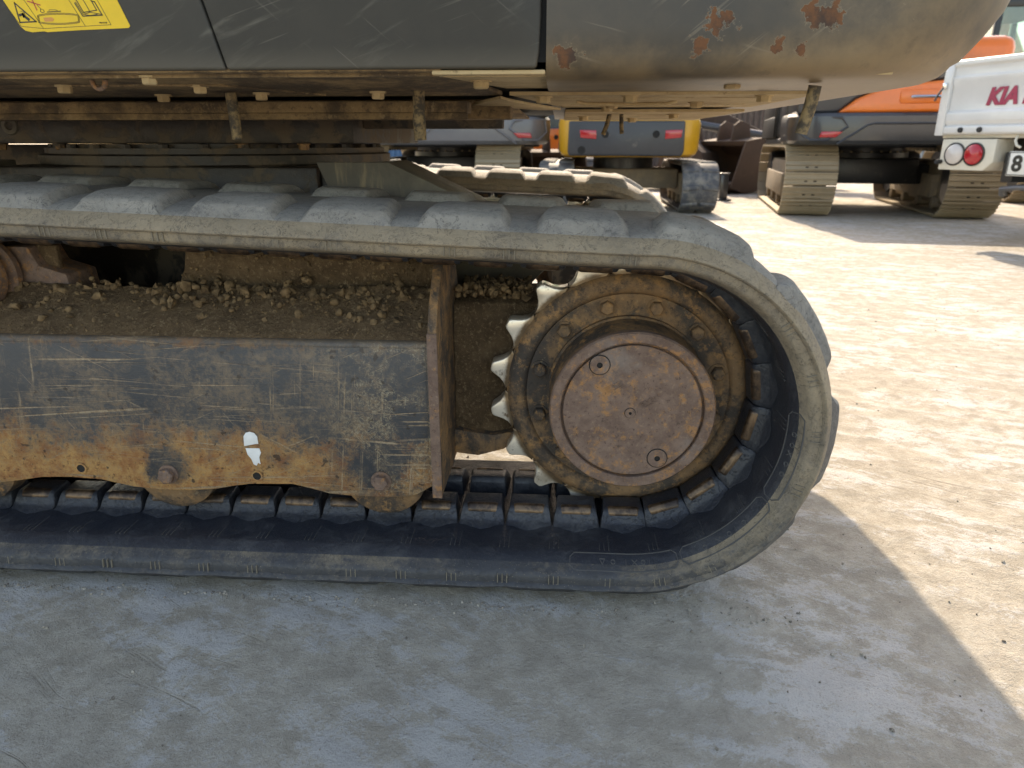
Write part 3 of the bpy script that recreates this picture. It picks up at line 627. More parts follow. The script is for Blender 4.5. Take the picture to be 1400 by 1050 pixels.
# ---- upper body
PY = -.03; PB = .842
UB = MB(); UB.box(-2.15, -.02, .02, 1.68, .846, 1.62); UB.build('engine_house', 'panel_paint', EX, .02)
p = MB(); p.prism([(-2.15,PB),(-.4484,PB),(-.66,1.62),(-2.15,1.62)], 'y', PY, PY+.03); PAN = p.build('side_panel', 'panel_paint', EX, .004, seg=3)
p = MB(); p.prism([(-.4464,PB),(-.0335,PB),(-.0295,PB+.02),(-.0275,PB+.06),(-.0275,1.62),(-.658,1.62)], 'y', PY, PY+.03); p.build('side_panel', 'panel_paint', EX, .004, seg=3)
p = MB(); p.prism([(-.4484,PB+.002),(-.4464,PB+.002),(-.6575,1.61),(-.6605,1.61)], 'y', PY+.006, PY+.012); p.box(-.032,-.02,PY+.012,PY+.02,.85,1.6); p.build('panel_gap', 'black_void', EX)
def cw_ring(z, rear, side, r, n=22, x0=-.0205):
    yf = 1.69-side-.0; pts = []
    dfar = .026*max(0, min(1, 1-(z-.90)/.42)); pts.append((x0, side, z))  # unseen far side pulled in low down to straighten the cast shadow's edge
    for k in range(1, 7): pts.append((x0+(rear-r-x0)*k/7, side, z))
    for k in range(n+1): a = -PI/2+PI/2*k/n; pts.append((rear-r+r*math.cos(a), side+r+r*math.sin(a), z))
    for k in range(1, 6): pts.append((rear+.012*math.sin(PI*k/6)-dfar*k/6, side+r+(yf-.05-r-side)*k/6, z))
    r2 = .05
    for k in range(n+1): a = PI/2*k/n; pts.append((rear-dfar-r2+r2*math.cos(a), yf-r2+r2*math.sin(a), z))
    for k in range(6, -1, -1): pts.append((x0+(rear-r2-x0)*k/7, yf, z))
    return pts
CWR = [(.8285,.485,.050,.16),(.8290,.515,.018,.17),(.8315,.534,-.004,.18),(.838,.550,-.018,.19),(.846,.560,-.0255,.20),(.852,.564,-.0275,.20),(.858,.574,-.0300,.20),(.89,.603,-.032,.21),(.92,.626,-.033,.22),(.96,.645,-.033,.23),(1.02,.655,-.033,.23),(1.15,.660,-.033,.23),(1.30,.654,-.03,.23),(1.36,.640,-.02,.23),(1.385,.60,.0,.23)]
p = MB(); p.rings([cw_ring(*q) for q in CWR], True, True); CW = p.build('counterweight', 'counterweight_paint', EX, smooth=40)
p = MB(); p.box(-2.0, .40, .2, 1.5, 1.36, 1.75); p.build('engine_hood', 'panel_paint', EX, .05, seg=4)
p = MB(); p.box(-2.05, -1.0, .75, 1.62, 1.60, 2.55); cab = p.build('cab', 'panel_paint', EX, .06, seg=4)
p = MB(); p.box(-1.9, -1.15, .742, .752, 1.8, 2.45); p.build('window', 'cab_glass', cab)
# belly pans seen from below
def slotted(x0, x1, y0, y1, z0, z1, slots, left_diag=0):
    xs = sorted({x0, x1, *[s[0] for s in slots], *[s[1] for s in slots]}); ys = sorted({y0, y1, *[s[2] for s in slots], *[s[3] for s in slots]})
    mb = MB()
    for i in range(len(xs)-1):
        for j in range(len(ys)-1):
            cx, cy = (xs[i]+xs[i+1])/2, (ys[j]+ys[j+1])/2
            if any(s[0] < cx < s[1] and s[2] < cy < s[3] for s in slots): continue
            sk = lambda x, y: x+(left_diag*(y-y0)/(y1-y0) if abs(x-x0) < 1e-6 else 0)
            q = [(sk(xs[i], ys[j]), ys[j]), (xs[i+1], ys[j]), (xs[i+1], ys[j+1]), (sk(xs[i], ys[j+1]), ys[j+1])]
            mb.prism(q, 'z', z0, z1)
    bm = mb
    return bm
p = MB(); p.add([(-2.1,-.022,.8395),(-.16,-.022,.8395),(-.10,.27,.826),(-2.1,.27,.826),(-2.1,-.022,.845),(-.16,-.022,.845),(-.10,.27,.834),(-2.1,.27,.834)], [(0,3,2,1),(4,5,6,7),(0,1,5,4),(1,2,6,5),(2,3,7,6),(3,0,4,7)])
BPN = p.build('belly_pan', 'belly_brown', EX, .002)
p = MB(); p.box(-2.1, -.165, -.004, .004, .8345, .8405); p.tube([(-1.2,.10,.8345),(-.62,.10,.8335),(-.52,.10,.833),(-.40,.24,.8275)], .003, 6); p.build('pressed_rib', 'belly_brown', BPN, .001)
for i, (px, py) in enumerate(((-.765,.10), (-.68,.23), (-.575,.005), (-.555,.11), (-.50,.21), (-.30,.20), (-.95,.12), (-1.15,.2))):
    b_ = hexbolt((px, py, .8375-.046*py), .0105, .011, (0, 0, -1), i); b_.build('bolt', 'belly_dust', BPN, smooth=0)
p = MB(); rr = [(-.668+.010*math.cos(a), .035, .8355-.012*math.sin(a)) for a in np.linspace(0, PI, 9)]; p.tube(rr, .0036, 8); p.build('lifting_eye', 'rusty_steel', BPN, smooth=60)
p = MB(); p.box(-.172, -.0215, -.0225, .0115, .8350, .8408); p.build('pan_strip', 'belly_dust', BPN, .002)
sl1 = [(-.03+.125*k, .075+.125*k, .065+.028*j, .078+.028*j) for k in range(4) for j in range(2) if .075+.125*k < .42]
p = slotted(-.16, .43, -.002, .215, .834, .8385, sl1, .07); VP1 = p.build('vent_pan', 'belly_dust', EX, smooth=0)
sl2 = [(.0+.13*k, .10+.13*k, .30, .318) for k in range(3)]+[(.02+.13*k, .11+.13*k, .52, .54) for k in range(3)]
p = slotted(-.085, .415, .222, .66, .824, .8295, sl2, .09); VP2 = p.build('vent_pan', 'belly_dust', EX, smooth=0)
p = slotted(.01, .405, .668, 1.30, .815, .8205, [(.06+.13*k, .15+.13*k, .85, .875) for k in range(2)]); VP3 = p.build('vent_pan', 'belly_dust', EX, smooth=0)
p = MB(); p.box(-.15, .44, .02, 1.6, .8405, .8455); p.build('slot_shade', 'black_void', EX)  # black sheet stands in for the shade seen through the slots
for (o_, x, y, z) in ((VP1,-.115,.06,.834),(VP1,.245,.085,.834),(VP2,-.03,.26,.824),(VP2,.115,.245,.824),(VP2,.10,.47,.824),(VP2,.335,.25,.824),(VP2,.10,.62,.824),(VP2,.26,.45,.824),(VP3,.06,.95,.815),(VP3,.27,.80,.815),(VP3,.2,1.1,.815)):
    hexbolt((x, y, z), .012, .011, (0, 0, -1), x*9).build('bolt', 'belly_dust', o_, smooth=0)
p = MB(); p.tube([(.03,.395,.8235),(.045,.40,.819),(.12,.405,.818),(.20,.40,.819),(.215,.395,.8235)], .0035, 8); p.build('wire_loop', 'belly_dust', VP2, smooth=60)
p = MB(); p.prism([(-.10,.222),(-.17,.42),(-.05,.66),(.0,.66),(-.06,.43),(-.09,.30)], 'z', .8185, .8235); p.build('pan_flange', 'belly_dust', VP2, .001)
for pts, r in (([(-.232,.20,.834),(-.233,.20,.80),(-.2335,.201,.785),(-.2325,.203,.754)], [.0098,.0098,.0108,.0098]),
               ([(-.548,.20,.828),(-.5465,.20,.80),(-.545,.20,.755)], [.009,.009,.009]),
               ([(.352,.055,.825),(.350,.058,.800),(.343,.062,.762)], [.0090,.0092,.0085]),
               ([(.118,.80,.816),(.112,.80,.790),(.104,.80,.768)], .0055), ([(.146,.80,.816),(.147,.80,.79),(.149,.80,.770)], .0050)):
    p = MB(); p.tube(pts, r, 14); p.build('drain_hose', 'hose_dust', EX, smooth=50)
# warning decal on the side panel
DY = PY-.0008
p = MB(); p.prism([(-.722,.897),(-.716,.8915),(-.707,.8895),(-.690,.8905),(-.686,.8895),(-.64,.8915),(-.573,.8935),(-.5705,.896),(-.590,.945),(-.592,.99),(-.752,.99),(-.742,.935)], 'y', DY, PY+.0005); DC = p.build('warning_decal', 'decal_yellow', PAN)
def ink(mb, pts, w_=.0012, closed=False):
    pts = list(pts)+([pts[0]] if closed else [])
    for (x0, z0), (x1, z1) in zip(pts[:-1], pts[1:]):
        L = math.hypot(x1-x0, z1-z0) or 1; ux, uz = (x1-x0)/L*w_*.4, (z1-z0)/L*w_*.4; px, pz = -(z1-z0)/L*w_/2, (x1-x0)/L*w_/2
        mb.prism([(x0-ux+px, z0-uz+pz), (x1+ux+px, z1+uz+pz), (x1+ux-px, z1+uz-pz), (x0-ux-px, z0-uz-pz)], 'y', DY-.0003, DY+.0001)
def dpx(u, v):   # position on the decal from its own layout grid
    return (-.7455+u*.1245/1000*.93+ .0, .930-v*.0385/330)
k = MB(); D = lambda *a: [dpx(*q) for q in a]
ink(k, D((190,45),(210,245),(405,238)), .0016, True); ink(k, D((225,170),(265,160),(270,185)), .0030); ink(k, D((275,180),(320,215)), .0035); ink(k, D((245,130),(285,140),(290,175)), .0006)
ink(k, D((300,0),(475,305)), .0005); ink(k, D((830,0),(980,285)), .0005); ink(k, D((60,30),(215,285),(480,310),(1290,278),(1165,0)), .0005)
ink(k, D((560,142),(720,135)), .0010); ink(k, D((580,125),(600,120),(670,122),(690,135)), .0006)
for gq in (0, 12):
    ink(k, [dpx(680+s_*(245-gq)*max(-1, min(1, math.cos(a)*1.35)), 212-(58-gq)*math.sin(a)) for s_ in (1,) for a in np.linspace(0, 2*PI, 29)], .0006)
ink(k, D((455,70),(490,110),(520,120),(525,140),(500,150),(480,135),(490,110)), .0006)
ink(k, D((925,15),(960,0),(1005,10),(1045,5),(1090,10),(1105,35),(1150,130),(1065,140),(990,150)), .0011, True); ink(k, D((1005,10),(1065,140)), .0008)
ink(k, D((905,55),(975,188),(1205,180),(1140,45),(1105,35)), .0013); ink(k, D((918,45),(985,170),(1065,182),(1150,170)), .0008); ink(k, D((990,150),(1010,165),(1065,150),(1130,160),(1190,170)), .0008)
k.build('decal_symbols', 'ink_black', PAN)
k = MB(); ink(k, D((350,30),(490,70)), .0014); ink(k, D((405,0),(440,120)), .0014); k.build('decal_cross', 'ink_red', PAN)
k = MB(); k.prism(D((500,200),(600,195),(628,215),(605,238),(510,240)), 'y', DY-.0003, DY+.0001); k.build('decal_arrow', 'ink_orange', PAN)
o = link('decal_number', text_mesh('14614118', .0028, 'ink_black', 0, 0, .0002), PAN)
q = dpx(1150, 265); o.matrix_basis = Matrix.Translation((q[0], DY-.0002, q[1])) @ Matrix.Rotation(PI/2, 4, 'X')

# ---- clods of dirt lying on the frame and bracket (uncountable)
cl = MB()
def clod(c, r):
    bm_ = [(0,0,1),(.9,0,.4),(.28,.85,.4),(-.72,.53,.4),(-.72,-.53,.4),(.28,-.85,.4),(.72,.53,-.4),(-.28,.85,-.4),(-.9,0,-.4),(-.28,-.85,-.4),(.72,-.53,-.4),(0,0,-1)]
    fs_ = [(0,1,2),(0,2,3),(0,3,4),(0,4,5),(0,5,1),(1,6,2),(2,7,3),(3,8,4),(4,9,5),(5,10,1),(2,6,7),(3,7,8),(4,8,9),(5,9,10),(1,10,6),(7,6,11),(8,7,11),(9,8,11),(10,9,11),(6,10,11)]
    m = Matrix.Rotation(random.random()*6, 3, 'Z') @ Matrix.Rotation(random.random()*6, 3, 'X')
    cl.add([tuple(Vector(c)+m @ (Vector(p)*r*random.uniform(.45, 1.5))) for p in bm_], fs_)
def slope_z(y): q = (y-FY)/.112; return .4281+.453*(y-FY)+.0095+.010*q*q+.003*q
for i in range(1500):
    x = -1.1+.88*random.random(); q = random.random()**.55; y = FY+.012+q*.10; big = random.random()**5
    r = (.0006+.0062*big)*(.4+.9*q); clod((x, y, slope_z(y)+r*.4-.004), r)
for i in range(430):
    x = random.choice((-.62, -.58, -.36, -.34, -.30, -.48, -.70, -.95, -.85))+random.gauss(0, .035); x = min(-.222, x); y = .112+.118*random.random()**.45; r = .0010+.0105*random.random()**4; clod((x, y, (slope_z(y)-.002 if y < .19 else .492)+random.random()*.004+random.random()*.020*(.2+.8*math.sin(x*17)**2)), r)
for i in range(3200):
    x = -1.1+.88*random.random(); q = random.random()**.8; y = FY+.006+q*.105; r = .0005+.0013*random.random()**2; clod((x, y, slope_z(y)-.002+(-.006 if q < .06 else 0)), r)
for i in range(24):
    x = -1.05+.82*random.random(); y = FY+.03+.05*random.random(); r = .003+.0045*random.random(); clod((x, y, slope_z(y)+r*.5-.002), r)
for i in range(260):
    x = -.19+.14*random.random(); y = random.uniform(.262, .40); r = .0025+.008*random.random()**2; clod((x, y, .474+random.random()*.02), r)
for i in range(140):
    x = -.70+.48*random.random(); z = .495+.07*random.random()**2; r = .001+.0035*random.random(); clod((x, .231, z), r)
tag(cl.build('dirt_clods', 'clod', None, smooth=70), 'crumbs and clods of dry brown dirt lying on the track frame ledge', 'dirt', kind='stuff')
# pebbles and grit on the concrete (uncountable)
cl = MB()
def gz(x, y): i = int(np.clip(np.searchsorted(gx, x), 0, nx-1)); j = int(np.clip(np.searchsorted(gy, y), 0, ny-1)); return GZ[i, j]
for i in range(4200):
    x = random.uniform(-1.2, 2.6); y = random.uniform(-.72, 4.5) if random.random() < .5 else random.uniform(-.72, .3)
    r = .0005+.0028*random.random()**7; clod((x, y, gz(x, y)+r*.3), r)
for i in range(900):
    x = random.uniform(-1.15, .42); y = -.004-abs(random.gauss(0, .012)) if x < .18 else -.004+random.uniform(-.03, .05); r = .0006+.0022*random.random()**4; clod((x, y, gz(x, y)+r*.3), r)
tag(cl.build('loose_grit', 'grit', None, smooth=0), 'small stones and grit scattered over the concrete yard', 'grit', kind='stuff')
for (px, py, r, lab) in ((-.685,-.075,.0050,'small grey pebble on the concrete near the left edge of the photo'), (.205,-.60,.0045,'dark pebble lying on the shaded concrete at the bottom centre'),):
    pass
# ------------------------------------------------------------------ machines parked across the yard
def stadium(hl, r, z0, n):
    """n stations (y, z, ty, tz) round a track loop"""
    L = 4*hl+2*PI*r; out = []
    for k in range(n):
        s = L*k/n
        if s < 2*hl: out.append((-hl+s, z0, 1, 0))
        elif s < 2*hl+PI*r: a = -PI/2+(s-2*hl)/r; out.append((hl+r*math.cos(a), z0+r+r*math.sin(a), -math.sin(a), math.cos(a)))
        elif s < 4*hl+PI*r: q = s-2*hl-PI*r; out.append((hl-q, z0+2*r, -1, 0))
        else: a = PI/2+(s-4*hl-PI*r)/r; out.append((-hl+r*math.cos(a), z0+r+r*math.sin(a), -math.sin(a), math.cos(a)))
    return out
def st_mat(x, y, z, ty, tz): # local: x across, y along belt, z outwards
    return Matrix(((1, 0, 0, x), (0, ty, tz, y), (0, tz, -ty, z), (0, 0, 0, 1)))
def shoe_mesh(w):
    pl = [(-.066,.0),(-.066,.016),(-.060,.030),(-.050,.030),(-.046,.014),(-.008,.014),(-.004,.030),(.006,.030),(.010,.014),(.042,.014),(.046,.030),(.056,.030),(.060,.014),(.066,.012),(.066,.0)]
    mb = MB(); mb.prism(pl, 'x', -w/2, w/2)
    mb.box(-.05, .05, -.04, .04, -.05, .0)
    for sx in (-.06, .03): mb.box(sx, sx+.03, .018, .032, .0132, .0150, 1)
    return mb.mesh('track_shoe', ['shoe_steel', 'black_void'], 0, 0)
SHOE = shoe_mesh(.52)
def block_mesh(sg):
    mb = MB(); b0 = [(.012*sg, -.045), (.19*sg, -.03), (.19*sg, .035), (.012*sg, .02)]; b1 = [(.02*sg, -.032), (.182*sg, -.018), (.182*sg, .022), (.02*sg, .008)]
    mb.rings([[(x, y, -.004) for x, y in b0], [(x, y, .020) for x, y in b1]], True, True); return mb.mesh('tread_lug', 'yard_rubber', .004, 40)
BLK = [block_mesh(-1), block_mesh(1)]
def undercarriage(root, gauge, hl, r, w, steel, frame_mat='muddy_frame'):
    for sx in (-1, 1):
        cx = sx*gauge; p = MB(); ro = r
        fr_ = [(-hl-.05,.20),(-hl+.25,.12),(hl-.25,.12),(hl+.05,.20),(hl+.08,.36),(hl-.3,2*r-.13),(-hl+.3,2*r-.13),(-hl-.08,.36)]
        p.prism(fr_, 'x', cx-w*.27, cx+w*.27); tf = p.build('track_frame', frame_mat, root, .02)
        p = MB(); p.prism([(-hl*.7,.17),(hl*.7,.17),(hl*.7,.42),(-hl*.7,.42)], 'x', cx-w*.40, cx+w*.40); p.build('frame_guard', frame_mat, tf, .015)
        for y in (-hl, hl):
            p = MB(); p.lathe([(.05, cx-w*.30), (r-.09, cx-w*.30), (r-.07, cx-w*.2), (r-.07, cx+w*.2), (r-.09, cx+w*.30), (.05, cx+w*.30)], (y, r+.03), 'x', 28); p.build('sprocket' if y < 0 else 'idler_wheel', 'black_paint', root)
        for k in range(4):
            p = MB(); y = -hl*.72+k*hl*.48; p.lathe([(.03, cx-w*.36), (.07, cx-w*.34), (.07, cx+w*.34), (.03, cx+w*.36)], (y, .13), 'x', 16); p.build('track_roller', frame_mat, root)
        if steel:
            tr = empty_part('crawler_track', root)
            for (y, z, ty, tz) in stadium(hl, r-.01, .035, int(round((4*hl+2*PI*r)/.138))):
                link('track_shoe', SHOE, tr, rel=False).matrix_basis = st_mat(cx, y, z, ty, tz)
        else:
            stn = stadium(hl, r-.02, .022, 72); p = MB()
            p.rings([[tuple(st_mat(cx, *q) @ Vector(c)) for c in ((-w/2,0,-.022),(w/2,0,-.022),(w/2,0,0),(w/2-.01,0,.006),(-w/2+.01,0,.006),(-w/2,0,0))] for q in stn], True, False, 0, True)
            tr = p.build('rubber_track', 'yard_rubber', root)
            for k, q in enumerate(stn):
                if k % 3: continue
                for b_ in BLK: link('tread_lug', b_, tr, rel=False).matrix_basis = st_mat(cx, *q)
def empty_part(name, root):
    """a carrier mesh part for pieces: the thin chain band inside the shoes"""
    p = MB(); p.box(-.01, .01, -.2, .2, .30, .32); return p.build(name, 'black_paint', root)
def rear_ring(z, half_w, yr, r, yfront, n=10):
    pts = [(-half_w, yfront, z)]
    for k in range(n+1): a = PI+PI/2*k/n; pts.append((-half_w+r+r*math.cos(a), yr+r+r*math.sin(a), z))
    for k in range(n+1): a = 1.5*PI+PI/2*k/n; pts.append((half_w-r+r*math.cos(a), yr+r+r*math.sin(a), z))
    return pts+[(half_w, yfront, z)]
def big_excavator(name, label, loc, rz, body, cw, turn=0, group=None, cab_on=True, hood='orange_paint'):
    root = empty(name, loc, rz); tag(root, label, 'excavator', group)
    undercarriage(root, .78, 1.22, .345, .52, True)
    p = MB(); p.box(-.50, .50, -.55, .55, .30, .58); p.prism([(-.80,.30),(.80,.30),(.80,.45),(.42,.585),(-.42,.585),(-.80,.45)], 'y', -.45, .45)
    cf = p.build('centre_frame', 'black_paint', root, .015)
    p = MB(); p.lathe([(.36,.58),(.50,.58),(.50,.64),(.46,.645),(.46,.70),(.36,.70)], (0, 0), 'z', 40); sr = p.build('slew_ring', 'black_paint', root)
    for k in range(28):
        a = 2*PI*k/28; hexbolt((.478*math.cos(a), .478*math.sin(a), .64), .013, .02, (0, 0, 1)).build('bolt', 'shoe_steel', sr, smooth=0)
    U = Matrix.Rotation(turn, 4, 'Z')
    def ub(mb, nm, mt, par, bev=0, sm=35): return mb.build(nm, mt, par, bev, sm, 3, U if par is root else None)
    yr = -1.72
    p = MB(); p.box(-1.02, 1.02, -1.0, 1.25, .70, .80); deck = ub(p, 'revolving_deck', 'black_paint', root, .02)
    p = MB(); p.rings([rear_ring(z, w_, y_, r_, -.85) for z, w_, y_, r_ in ((.725,.97,yr+.10,.30),(.735,1.02,yr+.04,.32),(.77,1.05,yr+.005,.34),(.90,1.06,yr,.34),(1.00,1.06,yr+.01,.34),(1.03,1.04,yr+.04,.34))], True, True); c_ = ub(p, 'counterweight', cw, root)
    for sx in (-1, 1):
        o = [(sx*x, z) for x, z in ((.95,1.0),(.97,.86),(.86,.775),(.70,.775),(.52,.90),(.58,.985))]
        def yy(x): q = max(0, abs(x)-.72); return yr+.34-math.sqrt(max(0, .34**2-q*q))-.004
        p = MB(); p.tube([(x, yy(x), z) for x, z in o+[o[0]]], .013, 6); p.build('recess_rim', cw, c_)
        p = MB(); p.prism([(sx*.62,.80),(sx*.78,.80),(sx*.76,.855),(sx*.56,.855)], 'y', yr-.02, yr+.02); p.build('reflector', 'red_lens', c_, .006)
    p = MB(); p.tube([(-.60,yr-.004,.735),(-.34,yr-.006,.915),(-.28,yr-.006,.93),(.28,yr-.006,.93),(.34,yr-.006,.915),(.60,yr-.004,.735)], .011, 6); p.build('pressed_line', cw, c_)
    p = MB(); p.prism([(-.62,1.031),(1.00,1.031),(1.00,1.20),(.92,1.30),(.30,1.32),(-.20,1.28),(-.46,1.16)], 'y', yr+.05, -.9); hd = ub(p, 'hood', hood, root, .03)
    p = MB(); p.tube([(.02,yr+.03,1.17),(.06,yr+.012,1.172),(.24,yr+.012,1.172),(.28,yr+.03,1.17)], .016, 8); p.build('handle', 'chrome', hd)
    p = MB(); p.prism([(-.06,1.11),(.36,1.11),(.38,1.13),(.38,1.22),(.36,1.24),(-.06,1.24),(-.08,1.22),(-.08,1.13)], 'y', yr+.04, yr+.06); p.build('handle_recess', hood, hd, .008)
    p = MB(); p.prism([(-1.0,1.031),(-.62,1.031),(-.46,1.16),(-.20,1.28),(.30,1.325),(.92,1.305),(.90,1.50),(-1.0,1.50)], 'y', yr+.10, -.85); ub(p, 'rear_cover', 'charcoal_paint', root, .03)
    p = MB(); p.box(.50, 1.10, -1.0, .9, 1.0, 1.78); ub(p, 'side_cover', hood, root, .12)
    p = MB(); p.box(-1.02, -.1, -.84, -.1, .80, 1.45); ub(p, 'rear_locker', 'charcoal_paint', root, .04)
    if cab_on:
        p = MB()
        for x in (-1.02, -.10):
            for y in (-.10, 1.40): p.box(x-.04, x+.04, y-.04, y+.04, .80, 2.50)
        p.box(-1.06, -.06, -.14, 1.44, 2.50, 2.60); p.box(-1.06, -.06, -.14, 1.44, .80, 1.05); p.box(-1.06, -.98, -.1, 1.4, 1.05, 1.5); cb = ub(p, 'cab', 'black_paint', root, .015)
        for pl in (((-.98,-.14),'y',-.135,-.125),((-.98,-.14),'y',1.425,1.435)):
            q = MB(); q.prism([(-.98,1.05),(-.14,1.05),(-.14,2.5),(-.98,2.5)], 'y', pl[2], pl[3]); q.build('window', 'cab_glass', cb)
        for x in (-1.03, -.09):
            q = MB(); q.box(x-.005, x+.005, -.06, 1.36, 1.5, 2.5); q.build('window', 'cab_glass', cb)
        q = MB(); q.box(-.75, -.35, .3, .85, 1.05, 1.35); q.box(-.75, -.35, .25, .4, 1.35, 1.95); q.build('seat', 'black_paint', cb, .05)
    p = MB(); p.prism([(.9,1.0),(1.25,1.0),(1.7,2.0),(2.5,2.75),(3.6,2.6),(3.62,2.45),(2.6,2.4),(1.95,1.8)], 'x', .10, .36); bo = ub(p, 'boom', hood, root, .02)
    p = MB(); p.prism([(3.5,2.75),(3.75,2.6),(3.35,1.1),(3.2,1.1),(3.35,2.4)], 'x', .13, .33); ub(p, 'dipper_arm', hood, root, .02)
    p = MB(); p.prism([(3.15,1.15),(3.40,1.1),(3.55,.75),(3.35,.45),(2.95,.42),(2.75,.60),(2.95,.75)], 'x', -.12, .58); ub(p, 'bucket', 'rust_brown', root, .02)
    return root
def mini_excavator(name, label, loc, rz, side, panel, group=None, scale=1):
    root = empty(name, loc, rz); tag(root, label, 'excavator', group); root.scale = (scale,)*3
    undercarriage(root, .785, .80, .275, .39, False)
    p = MB(); p.box(-.62, .62, -.42, .42, .24, .46); p.build('centre_frame', 'muddy_frame', root, .02)
    p = MB(); p.lathe([(.28,.46),(.36,.46),(.36,.58),(.28,.58)], (0, 0), 'z', 32); p.build('slew_ring', 'black_paint', root)
    yr = -1.05
    p = MB(); p.rings([rear_ring(z, w_, y_, r_, .6) for z, w_, y_, r_ in ((.60,.70,yr+.06,.24),(.625,.74,yr+.015,.26),(.68,.765,yr,.27),(.95,.775,yr,.27),(1.0,.76,yr+.02,.27))], True, True); c_ = p.build('counterweight', side, root)
    p = MB(); p.prism([(-.655,.615),(.55,.61),(.575,.66),(.57,.97),(-.66,.97),(-.67,.66)], 'y', yr-.022, yr+.10); pn = p.build('rear_panel', panel, root, .018, seg=3)
    for sx in (-1, 1):
        p = MB(); p.prism([(sx*.535,.80),(sx*.365,.785),(sx*.365,.875),(sx*.545,.88)] if sx < 0 else [(sx*.535,.80),(sx*.365,.785),(sx*.365,.875),(sx*.545,.88)], 'y', yr-.031, yr); p.build('tail_light', 'red_lens', pn, .006)
        p = MB(); p.lathe([(.038, yr-.018), (.038, yr-.026), (.030, yr-.027), (.027, yr-.0235), (0, yr-.0235)], (sx*.27, .835), 'y', 20, cap=False); p.build('socket', 'black_void', pn)
    p = MB(); p.lathe([(.042, yr-.018), (.042, yr-.026), (.032, yr-.0245), (0, yr-.0235)], (-.52, .672), 'y', 20, cap=False); p.build('socket', 'black_void', pn)
    p = MB(); p.rings([rear_ring(z, w_, yr+d, .26, .5) for z, w_, d in ((1.001,.75,.03),(1.15,.74,.04),(1.35,.70,.10),(1.42,.62,.2))], True, True); p.build('hood', side, root)
    p = MB()
    for x in (-.70, .05):
        for y in (-.15, .85): p.box(x-.03, x+.03, y-.03, y+.03, 1.0, 2.3)
    p.box(-.74, .09, -.19, .89, 2.3, 2.38); p.box(-.74, .09, .6, .89, .62, 1.1); cb = p.build('cab', 'black_paint', root, .012)
    for y in (-.16, .86):
        q = MB(); q.box(-.67, .02, y-.004, y+.004, 1.42 if y < 0 else 1.1, 2.3); q.build('window', 'cab_glass', cb)
    p = MB(); p.prism([(.7,.7),(1.0,.7),(1.4,1.6),(2.0,1.9),(2.7,1.6),(2.68,1.48),(2.0,1.7),(1.55,1.4)], 'x', -.08, .08); p.build('boom', side, root, .015)
    p = MB(); p.prism([(2.6,1.7),(2.8,1.55),(2.55,.5),(2.45,.5)], 'x', -.06, .06); p.build('dipper_arm', side, root, .015)
    return root
big_excavator('excavator', 'black and orange excavator on steel tracks behind the white truck', (3.66, 8.22, 0), R(-10), 'orange', 'charcoal_paint')
big_excavator('excavator', 'grey backed excavator with black undercarriage, left of the yellow mini excavator', (-1.47, 9.0, 0), R(-1), 'grey', 'light_grey_paint', R(14), hood='graphite_paint')
big_excavator('excavator', 'excavator with green tinted cab glass at the top right corner, behind the truck', (7.0, 10.2, 0), R(-4), 'orange', 'charcoal_paint')
mini_excavator('mini_excavator', 'yellow and dark grey mini excavator with two red tail lights', (.77, 8.10, 0), R(-1), 'yellow_paint', 'slate_paint')
mini_excavator('mini_excavator', 'small orange machine far behind, between the grey and the yellow excavators', (-.45, 12.6, 0), R(6), 'charcoal_paint', 'orange_paint')

# ---- white pickup truck with its tailgate towards us
T = empty('truck', (2.29, 3.695, 0), math.atan2(-.915, .41)); tag(T, 'white flatbed truck with red letters on its tailgate, at the right edge', 'truck')
p = MB(); p.box(.02, 1.66, .035, 2.85, .775, .822); bed = p.build('load_bed', 'truck_cream', T, .006)
for k in range(6): p = MB(); p.box(.08, 1.60, .3+k*.42, .36+k*.42, .70, .7745); p.build('cross_member', 'black_paint', bed, .004)
p = MB(); p.prism([(.0,.795),(-.012,.805),(-.012,.838),(.004,.846),(-.010,.872),(-.010,.915),(.004,.930),(.006,1.060),(-.004,1.085),(-.006,1.110),(.002,1.118),(.002,1.165),(-.012,1.176),(-.012,1.20),(.0,1.206),(.026,1.206),(.030,1.196),(.030,.795)], 'x', .055, 1.625); tg = p.build('tailgate', 'truck_white', T, .003)
for x in (.0, 1.626):
    p = MB(); p.prism([(-.016,.79),(-.016,1.10),(-.010,1.19),(.0,1.21),(.034,1.21),(.034,.79)], 'x', x, x+.054); p.build('corner_post', 'truck_white', T, .006)
    p = MB(); p.prism([(.035,.80),(.035,1.20),(2.84,1.20),(2.84,.80)], 'x', x+.008, x+.042); p.build('side_gate', 'truck_white', T, .006)
    p = MB(); p.box(x+.012, x+.04, -.034, -.017, 1.05, 1.085); p.build('latch', 'chrome', T, .004)
    p = MB(); p.tube([(x+.02,-.03,1.06),(x+.012,-.055,1.02),(x+.0,-.06,.985)], .006, 8); p.build('latch_lever', 'black_paint', T)
for x in (.17, .29, 1.5, 1.38): p = MB(); p.lathe([(.0,-.022),(.014,-.022),(.016,-.011),(.016,-.004)], (x, .82), 'y', 14); p.build('rubber_stop', 'tyre', tg)
for x in (.62, 1.05): p = MB(); p.box(x, x+.11, -.022, -.0125, .808, .835); p.build('hinge', 'truck_cream', tg, .004)
lt = link('lettering', text_mesh('KIA MOTORS', .122, 'kia_red', .22, .006, .0012), tg); lt.matrix_basis = Matrix.Translation((.285, .0008, .955)) @ Matrix.Rotation(PI/2, 4, 'X') @ Matrix.Diagonal((.92, 1, 1, 1))
